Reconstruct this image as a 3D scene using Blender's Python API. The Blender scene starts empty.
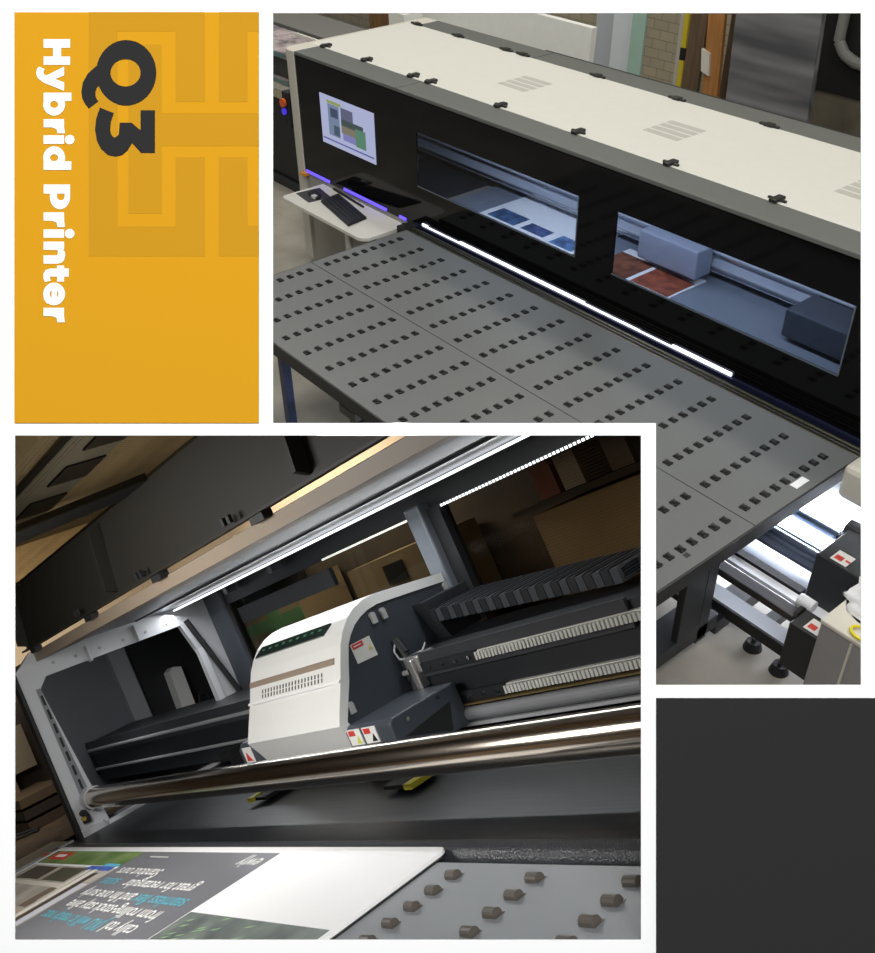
import bpy, bmesh, math, random
from mathutils import Matrix, Vector
rnd = random.Random(7)
SC = bpy.context.scene
COL = SC.collection
F_PX, PX, PY = 1000.0, 437.5, 476.5
# ------------------------------------------------------------------ spaces
RA = Matrix(((0.6295923147836084, 0.7767483002995659, -0.01660105861544346),
             (0.4603179197781549, -0.39015307514180175, -0.797425852784137),
             (-0.6258761298344347, 0.49441142375468144, -0.6031885394835838)))
RB = Matrix(((0.5695122633243199, 0.7154696839454914, -0.40467136453936203),
             (-0.2857954491394561, -0.28924054270639377, -0.9135977614388552),
             (-0.7706988667270681, 0.635958363267478, 0.03975194354699347)))
CAM = Vector((0, 0, 3.8))
class Space:
    def __init__(s, R, origin, S): s.R, s.origin, s.S = R, origin, S
    def world(s, v): return s.origin + s.R @ (Vector(v) * s.S)
HALL = Space(Matrix.Identity(3), Vector((0, 0, 0)), 1.0)
SB = 0.9
RB_W = RA.transposed() @ RB
INNER = Space(RB_W, CAM - RB_W @ (Vector((0, 0, 0.5)) * SB), SB)       # the machine seen close up
BD = 0.95
RP_W = RA.transposed() @ Matrix(((1, 0, 0), (0, -1, 0), (0, 0, -1)))
BOARD = Space(RP_W, CAM + RA.transposed() @ Vector((0, 0, BD)), 1.0)   # the white display board
K = BD / F_PX
def bpt(px, py, h=0.0): return Vector(((px - PX) * K, (PY - py) * K, h))
# ------------------------------------------------------------------ materials
BG = 0.855            # paint strength of the two sign colours under the added board fill
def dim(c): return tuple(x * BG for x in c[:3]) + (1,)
def lin(c):
    c = c / 255.0
    return c / 12.92 if c <= 0.04045 else ((c + 0.055) / 1.055) ** 2.4
def rgb(r, g, b): return (lin(r), lin(g), lin(b), 1.0)
MATS = {}
def mat(name, col, rough=0.5, metal=0.0, spec=0.5, var=0.06, scale=14.0, emit=None, es=0.0, bump=0.0, bscale=200.0):
    if name in MATS: return MATS[name]
    m = bpy.data.materials.new(name); m.use_nodes = True
    nt = m.node_tree; p = nt.nodes['Principled BSDF']
    tc = nt.nodes.new('ShaderNodeTexCoord'); no = nt.nodes.new('ShaderNodeTexNoise')
    no.inputs['Scale'].default_value = scale; no.inputs['Detail'].default_value = 4
    nt.links.new(tc.outputs['Object'], no.inputs['Vector'])
    mr = nt.nodes.new('ShaderNodeMapRange')
    mr.inputs['To Min'].default_value = 1 - var; mr.inputs['To Max'].default_value = 1 + var
    nt.links.new(no.outputs['Fac'], mr.inputs['Value'])
    mx = nt.nodes.new('ShaderNodeVectorMath'); mx.operation = 'SCALE'
    mx.inputs[0].default_value = col[:3]
    nt.links.new(mr.outputs['Result'], mx.inputs['Scale'])
    nt.links.new(mx.outputs['Vector'], p.inputs['Base Color'])
    p.inputs['Roughness'].default_value = rough; p.inputs['Metallic'].default_value = metal
    p.inputs['Specular IOR Level'].default_value = spec
    if emit:
        p.inputs['Emission Color'].default_value = emit; p.inputs['Emission Strength'].default_value = es
    if bump:
        n2 = nt.nodes.new('ShaderNodeTexNoise'); n2.inputs['Scale'].default_value = bscale
        nt.links.new(tc.outputs['Object'], n2.inputs['Vector'])
        bp = nt.nodes.new('ShaderNodeBump'); bp.inputs['Strength'].default_value = bump; bp.inputs['Distance'].default_value = 0.01
        nt.links.new(n2.outputs['Fac'], bp.inputs['Height']); nt.links.new(bp.outputs['Normal'], p.inputs['Normal'])
    MATS[name] = m
    return m
def glass(name, tint, refl=0.6, film=None):
    """thin pane: tinted see-through plus a clear reflection; film adds a printed dot screen"""
    if name in MATS: return MATS[name]
    m = bpy.data.materials.new(name); m.use_nodes = True
    nt = m.node_tree; nt.nodes.clear()
    o = nt.nodes.new('ShaderNodeOutputMaterial'); t = nt.nodes.new('ShaderNodeBsdfTransparent')
    g = nt.nodes.new('ShaderNodeBsdfGlossy'); g.inputs['Roughness'].default_value = 0.02
    t.inputs['Color'].default_value = tint
    lw = nt.nodes.new('ShaderNodeFresnel'); lw.inputs['IOR'].default_value = 1.45
    mx = nt.nodes.new('ShaderNodeMixShader')
    ge = nt.nodes.new('ShaderNodeNewGeometry'); fr = nt.nodes.new('ShaderNodeMath'); fr.operation = 'SUBTRACT'; fr.inputs[0].default_value = 1.0
    fm = nt.nodes.new('ShaderNodeMath'); fm.operation = 'MULTIPLY'; fk = nt.nodes.new('ShaderNodeMath'); fk.operation = 'MULTIPLY'; fk.inputs[1].default_value = refl
    nt.links.new(ge.outputs['Backfacing'], fr.inputs[1]); nt.links.new(lw.outputs['Fac'], fm.inputs[0]); nt.links.new(fr.outputs[0], fm.inputs[1])
    nt.links.new(fm.outputs[0], fk.inputs[0]); nt.links.new(fk.outputs[0], mx.inputs['Fac'])     # only the outer face of a pane mirrors
    src = t
    if film:
        tc = nt.nodes.new('ShaderNodeTexCoord'); vo = nt.nodes.new('ShaderNodeTexVoronoi')
        vo.inputs['Scale'].default_value = film[0]; vo.inputs['Randomness'].default_value = 0.0
        nt.links.new(tc.outputs['Object'], vo.inputs['Vector'])
        cmpn = nt.nodes.new('ShaderNodeMath'); cmpn.operation = 'LESS_THAN'; cmpn.inputs[1].default_value = film[1]
        nt.links.new(vo.outputs['Distance'], cmpn.inputs[0])
        df = nt.nodes.new('ShaderNodeBsdfDiffuse'); df.inputs['Color'].default_value = film[2]
        m2 = nt.nodes.new('ShaderNodeMixShader')
        nt.links.new(cmpn.outputs[0], m2.inputs['Fac'])
        nt.links.new(t.outputs[0], m2.inputs[1]); nt.links.new(df.outputs[0], m2.inputs[2])
        src = m2
    nt.links.new(src.outputs[0], mx.inputs[1]); nt.links.new(g.outputs[0], mx.inputs[2])
    nt.links.new(mx.outputs[0], o.inputs['Surface'])
    MATS[name] = m
    return m
def pattern_mat(name, kind, c1, c2, scale, rough=0.7):
    if name in MATS: return MATS[name]
    m = mat(name, c1, rough); nt = m.node_tree; p = nt.nodes['Principled BSDF']
    tc = nt.nodes.new('ShaderNodeTexCoord'); mp = nt.nodes.new('ShaderNodeMapping')
    nt.links.new(tc.outputs['Object'], mp.inputs['Vector'])
    if kind == 'block':
        mp.inputs['Rotation'].default_value = (math.pi / 2, 0, 0)
        t = nt.nodes.new('ShaderNodeTexBrick'); t.inputs['Scale'].default_value = scale
        t.inputs['Color1'].default_value = c1; t.inputs['Color2'].default_value = tuple(x * 0.9 for x in c1[:3]) + (1,)
        t.inputs['Mortar'].default_value = c2; t.inputs['Mortar Size'].default_value = 0.012
        out = t.outputs['Color']; nt.links.new(mp.outputs['Vector'], t.inputs['Vector'])
    else:
        t = nt.nodes.new('ShaderNodeTexNoise' if kind in ('mottle', 'grain', 'streak') else 'ShaderNodeTexVoronoi')
        t.inputs['Scale'].default_value = scale
        if kind == 'grain': mp.inputs['Scale'].default_value = (6, 6, 0.6)
        if kind == 'streak': mp.inputs['Scale'].default_value = (0.5, 14, 4)
        nt.links.new(mp.outputs['Vector'], t.inputs['Vector'])
        rp = nt.nodes.new('ShaderNodeValToRGB')
        rp.color_ramp.elements[0].position = 0.35; rp.color_ramp.elements[1].position = 0.65
        rp.color_ramp.elements[0].color = c1; rp.color_ramp.elements[1].color = c2
        if kind == 'mottle': t.inputs['Detail'].default_value = 8
        nt.links.new(t.outputs['Fac'] if kind != 'cells' else t.outputs['Distance'], rp.inputs['Fac'])
        out = rp.outputs['Color']
    nt.links.new(out, p.inputs['Base Color'])
    return m
# ------------------------------------------------------------------ mesh builder
BOOTH = {}
def booth_planes():
    """the four slanting walls of the booth that holds the close-up machine (INNER space)"""
    if not BOOTH:
        for k, n in (('l', (1, 0, -(5 - PX) / F_PX)), ('r', (-1, 0, (647.5 - PX) / F_PX)), ('t', (0, 1, -(433.5 - PY) / F_PX)), ('b', (0, -1, (950 - PY) / F_PX)), ('n', (0, 0, 1))):
            BOOTH[k] = RB.transposed() @ Vector(n)
    return BOOTH
def trim(bm, base):
    """cut a machine part off where the booth wall ends"""
    for k, n in booth_planes().items():
        p0 = (Vector((0, 0, 0.5)) - Vector(base)) * SB
        if k == 'n': p0 = p0 + n * (BD + 0.012)
        d = [(v.co - p0).dot(n) for v in bm.verts]
        if not d or min(d) >= 0: continue
        r = bmesh.ops.bisect_plane(bm, geom=bm.verts[:] + bm.edges[:] + bm.faces[:], dist=1e-6, plane_co=p0, plane_no=n, clear_inner=True)
        es = [g for g in r['geom_cut'] if isinstance(g, bmesh.types.BMEdge) and g.is_valid]
        if es: bmesh.ops.holes_fill(bm, edges=es, sides=0)
class Node:
    def __init__(s, o, space, base): s.o, s.space, s.base = o, space, Vector(base)
class MB:
    def __init__(s): s.v, s.f = [], []
    def add(s, vs, fs):
        n = len(s.v); s.v += [Vector(v) for v in vs]; s.f += [tuple(i + n for i in f) for f in fs]; return s
    def box(s, x0, x1, y0, y1, z0, z1):
        x0, x1 = sorted((x0, x1)); y0, y1 = sorted((y0, y1)); z0, z1 = sorted((z0, z1))
        return s.add([(x0, y0, z0), (x1, y0, z0), (x1, y1, z0), (x0, y1, z0), (x0, y0, z1), (x1, y0, z1), (x1, y1, z1), (x0, y1, z1)],
                     [(0, 3, 2, 1), (4, 5, 6, 7), (0, 1, 5, 4), (1, 2, 6, 5), (2, 3, 7, 6), (3, 0, 4, 7)])
    def prism(s, poly, ext):
        """polygon (list of 3-D points) swept along the vector ext"""
        p = [Vector(q) for q in poly]; e = Vector(ext); n = len(p)
        return s.add(p + [q + e for q in p], [tuple(range(n))[::-1], tuple(range(n, 2 * n))] +
                     [(i, (i + 1) % n, n + (i + 1) % n, n + i) for i in range(n)])
    def xprism(s, yz, x0, x1): return s.prism([(x0, y, z) for y, z in yz], (x1 - x0, 0, 0))
    def zprism(s, xy, z0, z1): return s.prism([(x, y, z0) for x, y in xy], (0, 0, z1 - z0))
    def strip(s, a, b, ext):
        """band between two polylines of equal length, swept along ext"""
        for i in range(len(a) - 1): s.prism([a[i], a[i + 1], b[i + 1], b[i]], ext)
        return s
    def quad(s, a, b, c, d): return s.add([a, b, c, d], [(0, 1, 2, 3)])
    def cyl(s, p0, p1, r, n=20, r1=None):
        p0, p1 = Vector(p0), Vector(p1); d = (p1 - p0).normalized()
        u = d.orthogonal().normalized(); w = d.cross(u); r1 = r if r1 is None else r1
        ring = lambda p, rr: [p + (u * math.cos(2 * math.pi * i / n) + w * math.sin(2 * math.pi * i / n)) * rr for i in range(n)]
        return s.add(ring(p0, r) + ring(p1, r1), [tuple(range(n))[::-1], tuple(range(n, 2 * n))] +
                     [(i, (i + 1) % n, n + (i + 1) % n, n + i) for i in range(n)])
    def tube(s, pts, r, n=10):
        for i in range(len(pts) - 1): s.cyl(pts[i], pts[i + 1], r, n)
        return s
    def build(s, name, m, parent=None, space=None, base=None, bevel=0.0, smooth=False, loc=None):
        sp = parent.space if parent else space
        b = parent.base if parent else Vector(base)
        bm = bmesh.new()
        vs = [bm.verts.new((v - b) * sp.S) for v in s.v]
        for f in s.f:
            try: bm.faces.new([vs[i] for i in f])
            except ValueError: pass
        bmesh.ops.recalc_face_normals(bm, faces=bm.faces)
        if sp is INNER and not name.startswith('wall_booth'): trim(bm, b)
        me = bpy.data.meshes.new(name); bm.to_mesh(me); bm.free()
        if smooth:
            for p in me.polygons: p.use_smooth = True
            me.set_sharp_from_angle(angle=math.radians(40))
        o = bpy.data.objects.new(name, me); COL.objects.link(o); o.data.materials.append(m)
        if parent: o.parent = parent.o
        else: o.matrix_world = Matrix.Translation(sp.world(b)) @ sp.R.to_4x4()
        if bevel:
            bv = o.modifiers.new('edge', 'BEVEL'); bv.width = bevel; bv.segments = 2; bv.limit_method = 'ANGLE'
        return Node(o, sp, b)
def tag(n, label=None, cat=None, group=None, kind=None):
    for k, v in (('label', label), ('category', cat), ('group', group), ('kind', kind)):
        if v: n.o[k] = v
    return n
def thing(space, base, name, label, cat, group=None):
    o = bpy.data.objects.new(name, None); COL.objects.link(o); o.empty_display_size = 0.1
    o.matrix_world = Matrix.Translation(space.world(base)) @ space.R.to_4x4()
    return tag(Node(o, space, base), label, cat, group)
def box(*a): return MB().box(*a)
def cyl(*a, **k): return MB().cyl(*a, **k)
def copy_part(src, parent, offset):
    c = src.o.copy(); COL.objects.link(c); c.parent = parent.o
    c.location = Vector(offset) * parent.space.S
    return c
def text_part(txt, size, m, name, parent, org, ux, uy, bold=0.0, shear=0.0, ext=0.0006):
    """lettering laid on a surface: org in space units, ux = reading direction, uy = up"""
    cu = bpy.data.curves.new(name, 'FONT'); cu.body = txt; cu.size = size; cu.offset = bold; cu.shear = shear
    t = bpy.data.objects.new(name, cu); COL.objects.link(t)
    dg = bpy.context.evaluated_depsgraph_get(); dg.update()
    me = bpy.data.meshes.new_from_object(t.evaluated_get(dg))
    bpy.data.objects.remove(t); bpy.data.curves.remove(cu)
    ux, uy = Vector(ux), Vector(uy); w = ux.cross(uy)
    S = parent.space.S; b = parent.base
    for v in me.vertices:
        p = Vector(org) + ux * v.co.x + uy * v.co.y + w * ext
        v.co = (p - b) * S
    o = bpy.data.objects.new(name, me); COL.objects.link(o); o.parent = parent.o
    me.materials.clear(); me.materials.append(m)
    return Node(o, parent.space, b)
def light(name, kind, space, p, target, energy, col=(1, 1, 1), size=1.0, size_y=None, spot=None):
    l = bpy.data.lights.new(name, kind); l.energy = energy; l.color = col
    if kind == 'AREA':
        l.shape = 'RECTANGLE'; l.size = size; l.size_y = size_y or size
    elif kind in ('POINT', 'SPOT'): l.shadow_soft_size = size
    if spot: l.spot_size = spot; l.spot_blend = 0.6
    o = bpy.data.objects.new(name, l); COL.objects.link(o)
    wp, wt = space.world(p), space.world(target)
    zz = (wp - wt).normalized(); xx = space.R @ Vector((1, 0, 0)); xx = (xx - zz * xx.dot(zz)).normalized(); yy = zz.cross(xx)
    o.matrix_world = Matrix.Translation(wp) @ Matrix((xx, yy, zz)).transposed().to_4x4()      # long side runs along the space's x
    return o
# ------------------------------------------------------------------ render look
SC.view_settings.view_transform = 'Standard'; SC.view_settings.look = 'None'
SC.view_settings.gamma = 1.0; SC.view_settings.use_curve_mapping = False; SC.view_settings.exposure = 0.0
SC.cycles.use_denoising = True
SC.cycles.max_bounces = 8; SC.cycles.transparent_max_bounces = 16
w = bpy.data.worlds.new('hall_air'); SC.world = w; w.use_nodes = True
w.node_tree.nodes['Background'].inputs['Color'].default_value = (0.95, 1.0, 0.98, 1)
w.node_tree.nodes['Background'].inputs['Strength'].default_value = 0.17
cd = bpy.data.cameras.new('camera'); cam = bpy.data.objects.new('camera', cd); COL.objects.link(cam)
cd.sensor_fit = 'HORIZONTAL'; cd.sensor_width = 36.0; cd.lens = 36.0 * F_PX / 875.0
cd.clip_start = 0.05; cd.clip_end = 100
cam.matrix_world = Matrix.Translation(CAM) @ (RA.transposed() @ Matrix(((1, 0, 0), (0, -1, 0), (0, 0, -1)))).to_4x4()
SC.camera = cam

# ================================================================== DISPLAY BOARD
paper = mat('white_board', (0.93, 0.93, 0.93, 1), 1.0, spec=0.0, var=0.0)
mb = MB()
def page_rect(mb, x0, y0, x1, y1, h0=-0.001, h1=0.0):
    a, c = bpt(x0, y1), bpt(x1, y0)
    return mb.box(a.x, c.x, a.y, c.y, h0, h1)
for r in ((-60, -60, 273, 435.5), (273, -60, 935, 13), (861, 13, 935, 1015), (-60, 435.5, 15, 1015), (15, 940, 935, 1015),
          (641, 423, 656, 685), (641, 685, 861, 940), (273, 423, 641, 435.5)):
    page_rect(mb, *r)
display_board = mb.build('display_board', paper, space=BOARD, base=bpt(PX, 1015))  # unsupported board built for the white page, not a hall wall
tag(display_board, 'white display board with two cut-out openings and two coloured panels', 'display board', kind='structure')

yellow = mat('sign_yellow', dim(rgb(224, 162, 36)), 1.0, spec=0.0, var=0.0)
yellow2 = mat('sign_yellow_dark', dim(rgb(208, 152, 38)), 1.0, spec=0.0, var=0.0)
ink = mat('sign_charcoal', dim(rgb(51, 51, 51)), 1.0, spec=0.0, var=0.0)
white_ink = mat('sign_white', (0.93, 0.93, 0.93, 1), 1.0, spec=0.0, var=0.0)
sign = thing(BOARD, bpt(137, 423), 'sign_panel', 'yellow sign panel with dark Q3 and white vertical lettering', 'sign')
page_rect(MB(), 15, 13, 259, 423, 0.0, 0.0015).build('panel', yellow, sign)
mb = MB()
for a in ((180, 6.5, 245, 560), (245, 6.5, 443, 50), (377, 50, 443, 210), (270, 80, 345, 463), (345, 235, 565.5, 310), (377, 335, 443, 560),
          (245, 492, 377, 560), (475, 6.5, 540, 210), (540, 6.5, 565.5, 50), (475, 335, 540, 560), (540, 490, 565.5, 560)):
    page_rect(mb, 10 + a[0] / 2.27, 10 + a[1] / 2.27, 10 + a[2] / 2.27, 10 + a[3] / 2.27, 0.0015, 0.0017)
mb.build('maze_pattern', yellow2, sign)
def glyphs(mb, ox, oy, sc, h0, h1):
    P = lambda x, y: bpt(ox + x / sc, oy + y / sc, h0)
    lift = [h1 - h0]
    def nx():
        lift[0] += 1.2e-5; return (0, 0, lift[0])
    def poly(*pts): mb.prism([P(x, y) for x, y in pts], nx())
    def rect(x0, x1, y0, y1): poly((x0, y0), (x1, y0), (x1, y1), (x0, y1))
    def ring(cx, cy, rx, ry, hx, hy, a0=0, a1=360, hcx=None, hcy=None):
        hcx = cx if hcx is None else hcx; hcy = cy if hcy is None else hcy
        n = max(4, int(abs(a1 - a0) / 9)); A = [math.radians(a0 + (a1 - a0) * i / n) for i in range(n + 1)]
        mb.strip([P(cx + rx * math.cos(t), cy + ry * math.sin(t)) for t in A], [P(hcx + hx * math.cos(t), hcy + hy * math.sin(t)) for t in A], nx())
    def disc(cx, cy, r): poly(*[(cx + r * math.cos(math.radians(t)), cy + r * math.sin(math.radians(t))) for t in range(0, 360, 12)])
    def band(o, i): mb.strip([P(x, y) for x, y in o], [P(x, y) for x, y in i], nx())
    return poly, rect, ring, disc, band
mb = MB()
poly, rect, ring, disc, band = glyphs(mb, 30, 35, 6.36, 0.0018, 0.0020)
rect(92, 260, 32, 87); rect(92, 260, 142, 195); rect(152, 203, 87, 142)                       # H
poly((222, 207), (222, 262), (165, 286), (112, 262)); poly((165, 286), (222, 306), (222, 360), (92, 308), (112, 262))  # y
band([(48, 225), (45, 250), (55, 280), (92, 308)], [(90, 240), (92, 250), (98, 257), (112, 262)]); poly((48, 225), (62, 207), (100, 222), (90, 240))
rect(92, 268, 372, 425); ring(159, 447, 69, 71, 26, 22)                                        # b
rect(92, 222, 540, 592); band([(215, 565), (222, 592), (228, 630)], [(140, 590), (175, 604), (180, 630)])   # r
rect(92, 222, 643, 697); disc(258, 670, 30)                                                    # i
rect(92, 268, 808, 862); ring(159, 785, 69, 72, 26, 22)                                        # d
mb.build('lettering', white_ink, sign)
mb = MB()
poly, rect, ring, disc, band = glyphs(mb, 30, 178, 6.36, 0.0018, 0.0020)
rect(92, 260, 45, 103); ring(196, 124, 64, 78, 24, 22, -17, 197, 201, 123); rect(226, 260, 100, 124); rect(132, 177, 100, 124)   # P
rect(92, 222, 222, 275); band([(215, 250), (222, 275), (228, 315)], [(140, 273), (175, 287), (180, 315)])     # r
rect(92, 222, 330, 383); disc(258, 357, 30)                                                    # i
rect(92, 222, 408, 460); rect(92, 182, 495, 548)                                               # n
band([(205, 455), (226, 470), (229, 495), (222, 525), (205, 542), (180, 548)], [(170, 455), (180, 462), (183, 475), (182, 485), (178, 492), (172, 497)])
rect(135, 252, 578, 630); rect(178, 222, 560, 662)                                             # t
band([(135, 578), (105, 588), (91, 612), (91, 640), (101, 665)], [(135, 630), (133, 632), (131, 638), (133, 646), (141, 654)])
ring(159, 740, 69, 72, 28, 30, 50, 338); rect(143, 177, 690, 805); ring(159, 740, 69, 72, 28, 30, -22, 50)     # e
poly((91, 742), (93, 770), (115, 802), (140, 785), (130, 765), (131, 742))
rect(92, 222, 828, 880); band([(215, 855), (222, 880), (228, 920)], [(140, 878), (175, 892), (180, 920)])     # r
mb.build('lettering', white_ink, sign)
mb = MB()
poly, rect, ring, disc, band = glyphs(mb, 75, 35, 7.33, 0.0018, 0.0020)
ring(380, 283, 220, 240, 110, 100, 0, 360, 375, 283)                                           # Q
band([(165, 230), (100, 288), (62, 355), (52, 420), (58, 470), (75, 505), (105, 545)], [(250, 330), (190, 370), (165, 392), (154, 425), (156, 455), (164, 475), (178, 492)])
rect(485, 590, 557, 870); poly((490, 708), (420, 648), (332, 648), (326, 735), (300, 756), (425, 800), (505, 870), (490, 870))   # 3
band([(188, 538), (160, 620), (152, 700), (165, 780), (195, 840), (245, 885), (300, 897), (350, 885), (390, 850), (425, 795)],
     [(290, 578), (268, 640), (262, 700), (270, 735), (285, 752), (300, 756), (318, 750), (328, 730), (330, 690), (332, 650)])
q = mb.build('lettering', ink, sign); q.o['label'] = 'large charcoal characters Q3'
dark_panel = page_rect(MB(), 656, 698, 935, 1015, 0.0, 0.0015).build('charcoal_panel', ink, space=BOARD, base=bpt(795, 1015))
tag(dark_panel, 'plain charcoal grey panel on the lower corner of the white board', 'panel')
# ================================================================== HALL WITH THE WIDE PRINTER
concrete = pattern_mat('concrete', 'mottle', rgb(150, 144, 134), rgb(176, 170, 158), 2.2, 0.35)
tag(box(-16, 3, -3, 12, -0.06, 0).build('floor', concrete, space=HALL, base=(-6, 4, 0)), 'grey concrete workshop floor', 'floor', kind='structure')
blocks = pattern_mat('block_wall', 'block', rgb(176, 166, 142), rgb(140, 132, 112), 2.4, 0.8)
tag(box(-16, 3, 9.6, 9.8, 0, 4.5).build('wall_back', blocks, space=HALL, base=(-6, 9.7, 0)), 'beige block wall at the back of the workshop', 'wall', kind='structure')

cream = mat('cream_paint', (0.66, 0.65, 0.595, 1), 0.45, var=0.03)
cream2 = mat('cream_side', rgb(200, 196, 184), 0.5)
strip_grey = mat('strip_grey', rgb(98, 100, 97), 0.45)
joint_grey = mat('joint_grey', rgb(60, 62, 60), 0.5)
gloss_black = mat('gloss_black', rgb(9, 9, 10), 0.08, spec=0.3, var=0.0)
matt_black = mat('matt_black', rgb(24, 25, 27), 0.6)
vent_grey = mat('vent_grey', rgb(178, 176, 168), 0.6)
clip_black = mat('clip_black', rgb(34, 34, 32), 0.4)
navy = mat('navy_dark', rgb(24, 28, 52), 0.4)
pr = thing(HALL, (-4, 4.9, 0), 'hybrid_printer', 'long cream and black printer with two windows and a built-in screen', 'printer')
mb = MB(); mb.box(-7.1, -0.9, 4.43, 5.40, 1.77, 1.80); mb.box(-7.1, -6.98, 4.2, 5.62, 1.77, 1.798)
mb.build('top_cover', cream, pr, bevel=0.006)
for x0, x1 in ((-6.98, -5.695), (-5.685, -0.9)):
    box(x0, x1, 4.2, 4.43, 1.765, 1.798).build('front_strip', strip_grey, pr, bevel=0.004)
for x0, x1 in ((-6.98, -5.605), (-5.595, -0.9)):
    box(x0, x1, 5.40, 5.62, 1.765, 1.798).build('rear_strip', strip_grey, pr, bevel=0.004)
box(-6.98, -0.9, 4.22, 5.60, 1.758, 1.764).build('roof_sheet', joint_grey, pr)
box(-5.72, -0.9, 5.62, 5.66, 1.72, 1.79).build('rear_rail', matt_black, pr)
# end panel with its rounded front edge
mb = MB(); n = 8
prof = [(-6.98, 4.19), (-6.98, 5.62), (-7.14, 5.62)] + [(-7.06 - 0.08 * math.cos(math.radians(90 * i / n)), 4.27 - 0.08 * math.sin(math.radians(90 * i / n))) for i in range(n + 1)]
mb.zprism(prof, 0.10, 1.799); mb.build('end_panel', cream2, pr, bevel=0.006)
# black fascia with the window openings
mb = MB(); W1 = (-5.475, -3.92, 1.168, 1.552); W2 = (-3.615, -2.09, 1.166, 1.552)
z0, z1 = 0.862, 1.775
for a in ((-6.98, W1[0], z0, z1), (W1[1], W2[0], z0, z1), (W2[1], -0.9, z0, z1), (W1[0], W1[1], z0, W1[2]), (W1[0], W1[1], W1[3], z1),
          (W2[0], W2[1], z0, W2[2]), (W2[0], W2[1], W2[3], z1)):
    mb.box(a[0], a[1], 4.2, 4.212, a[2], a[3])
fascia = mb.build('front_fascia', gloss_black, pr)
pane = glass('tinted_pane', (0.52, 0.55, 0.60, 1))
edge = mat('pane_edge', rgb(90, 100, 110), 0.3)
for W in (W1, W2):
    pn = box(W[0], W[1], 4.203, 4.209, W[2], W[3]).build('window_pane', pane, pr)
    mb = MB(); mb.box(W[0], W[1], 4.198, 4.2005, W[2] - 0.004, W[2] + 0.004); mb.box(W[1] - 0.004, W[1] + 0.004, 4.198, 4.2005, W[2], W[3])
    mb.build('pane_edge', edge, pn)
# built-in display
def glow(name, c, s=1.0): return mat(name, (0.01, 0.01, 0.01, 1), 0.4, emit=rgb(*c), es=s, var=0.0)
scr = box(-6.66, -5.965, 4.193, 4.1995, 1.19, 1.562).build('display_screen', glow('screen_blue', (172, 178, 212), 0.9), pr)
def sub(x0, x1, zz0, zz1, nm, c, dy=0.0): box(-6.66 + x0 * .695, -6.66 + x1 * .695, 4.191 - dy, 4.193, 1.19 + zz0 * .372, 1.19 + zz1 * .372).build(nm, glow('screen_' + nm + str(c[0]), c, 0.8), scr)
sub(0.14, 0.4, 0.86, 0.92, 'menu_bar', (150, 165, 90)); sub(0.15, 0.36, 0.22, 0.85, 'picture', (120, 135, 165)); sub(0.2, 0.34, 0.6, 0.78, 'picture', (60, 75, 100), .001)
sub(0.4, 0.62, 0.62, 0.86, 'picture', (95, 98, 125)); sub(0.4, 0.8, 0.5, 0.64, 'picture', (62, 78, 80), .001); sub(0.4, 0.66, 0.36, 0.52, 'picture', (128, 122, 105), .001)
sub(0.66, 0.84, 0.2, 0.56, 'picture', (88, 135, 110), .0015); sub(0.25, 0.36, 0.25, 0.45, 'picture', (70, 85, 110), .001); sub(0.42, 0.66, 0.22, 0.36, 'picture', (130, 130, 190), .001)
sub(0.02, 0.98, 0.1, 0.125, 'task_bar', (80, 85, 160))
# blue light strips, and a glowing bar for the lit gap below the fascia
blue_led = mat('blue_led', rgb(110, 90, 235), 0.4, emit=rgb(105, 85, 255), es=1.1, var=0)
for x0, x1 in ((-6.96, -6.62), (-6.42, -5.86), (-5.70, -5.62)):
    box(x0, x1, 4.19, 4.20, 0.864, 0.884).build('glow_strip', blue_led, pr)
wl = mat('gap_glow', rgb(230, 230, 255), 0.4, emit=rgb(226, 228, 255), es=1.6, var=0)  # bar glows for the lit interior showing through the gap
for x0, x1, dz in ((-5.42, -5.36, 0.016), (-5.36, -5.0, 0.007), (-5.0, -3.80, 0.018), (-3.80, -3.35, 0.010), (-3.35, -3.1, 0.007), (-3.1, -2.68, 0.020)):
    box(x0, x1, 4.186, 4.197, 0.893, 0.893 + dz).build('glow_strip', wl, pr)
box(-5.5, -0.9, 4.175, 4.198, 0.862, 0.890).build('lower_lip', navy, pr)
# base, left cabinet and its shelf
mb = MB(); mb.box(-5.48, -0.9, 4.26, 5.6, 0.55, 0.862); mb.box(-6.98, -5.48, 4.26, 5.6, 0.08, 0.862); mb.box(-6.98, -0.9, 5.58, 5.62, 0.5, 1.76)
mb.box(-1.0, -0.9, 4.22, 5.6, 0.8, 1.76); mb.box(-6.99, -6.97, 4.22, 5.58, 0.862, 1.76)
mb.build('chassis', mat('chassis_grey', rgb(150, 146, 138), 0.55), pr)
mb = MB(); mb.box(-6.93, -5.46, 4.20, 4.26, 0.06, 0.855); mb.build('side_cover', mat('cover_grey', rgb(150, 146, 138), 0.5), pr)
box(-5.98, -5.60, 3.92, 4.20, 0.10, 0.80).build('side_cover', mat('cover_grey', rgb(150, 146, 138), 0.5), pr)
box(-6.0, -5.95, 3.895, 3.92, 0.10, 0.74).build('edge_post', cream, pr, bevel=0.004)
mb = MB(); mb.zprism([(-6.70, 3.80), (-5.70, 3.80), (-5.66, 3.81), (-5.62, 3.85), (-5.62, 4.2), (-6.73, 4.2), (-6.73, 3.83)], 0.80, 0.828)
mb.build('side_shelf', mat('shelf_white', (0.74, 0.72, 0.66, 1), 0.4), pr, bevel=0.004)
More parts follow.
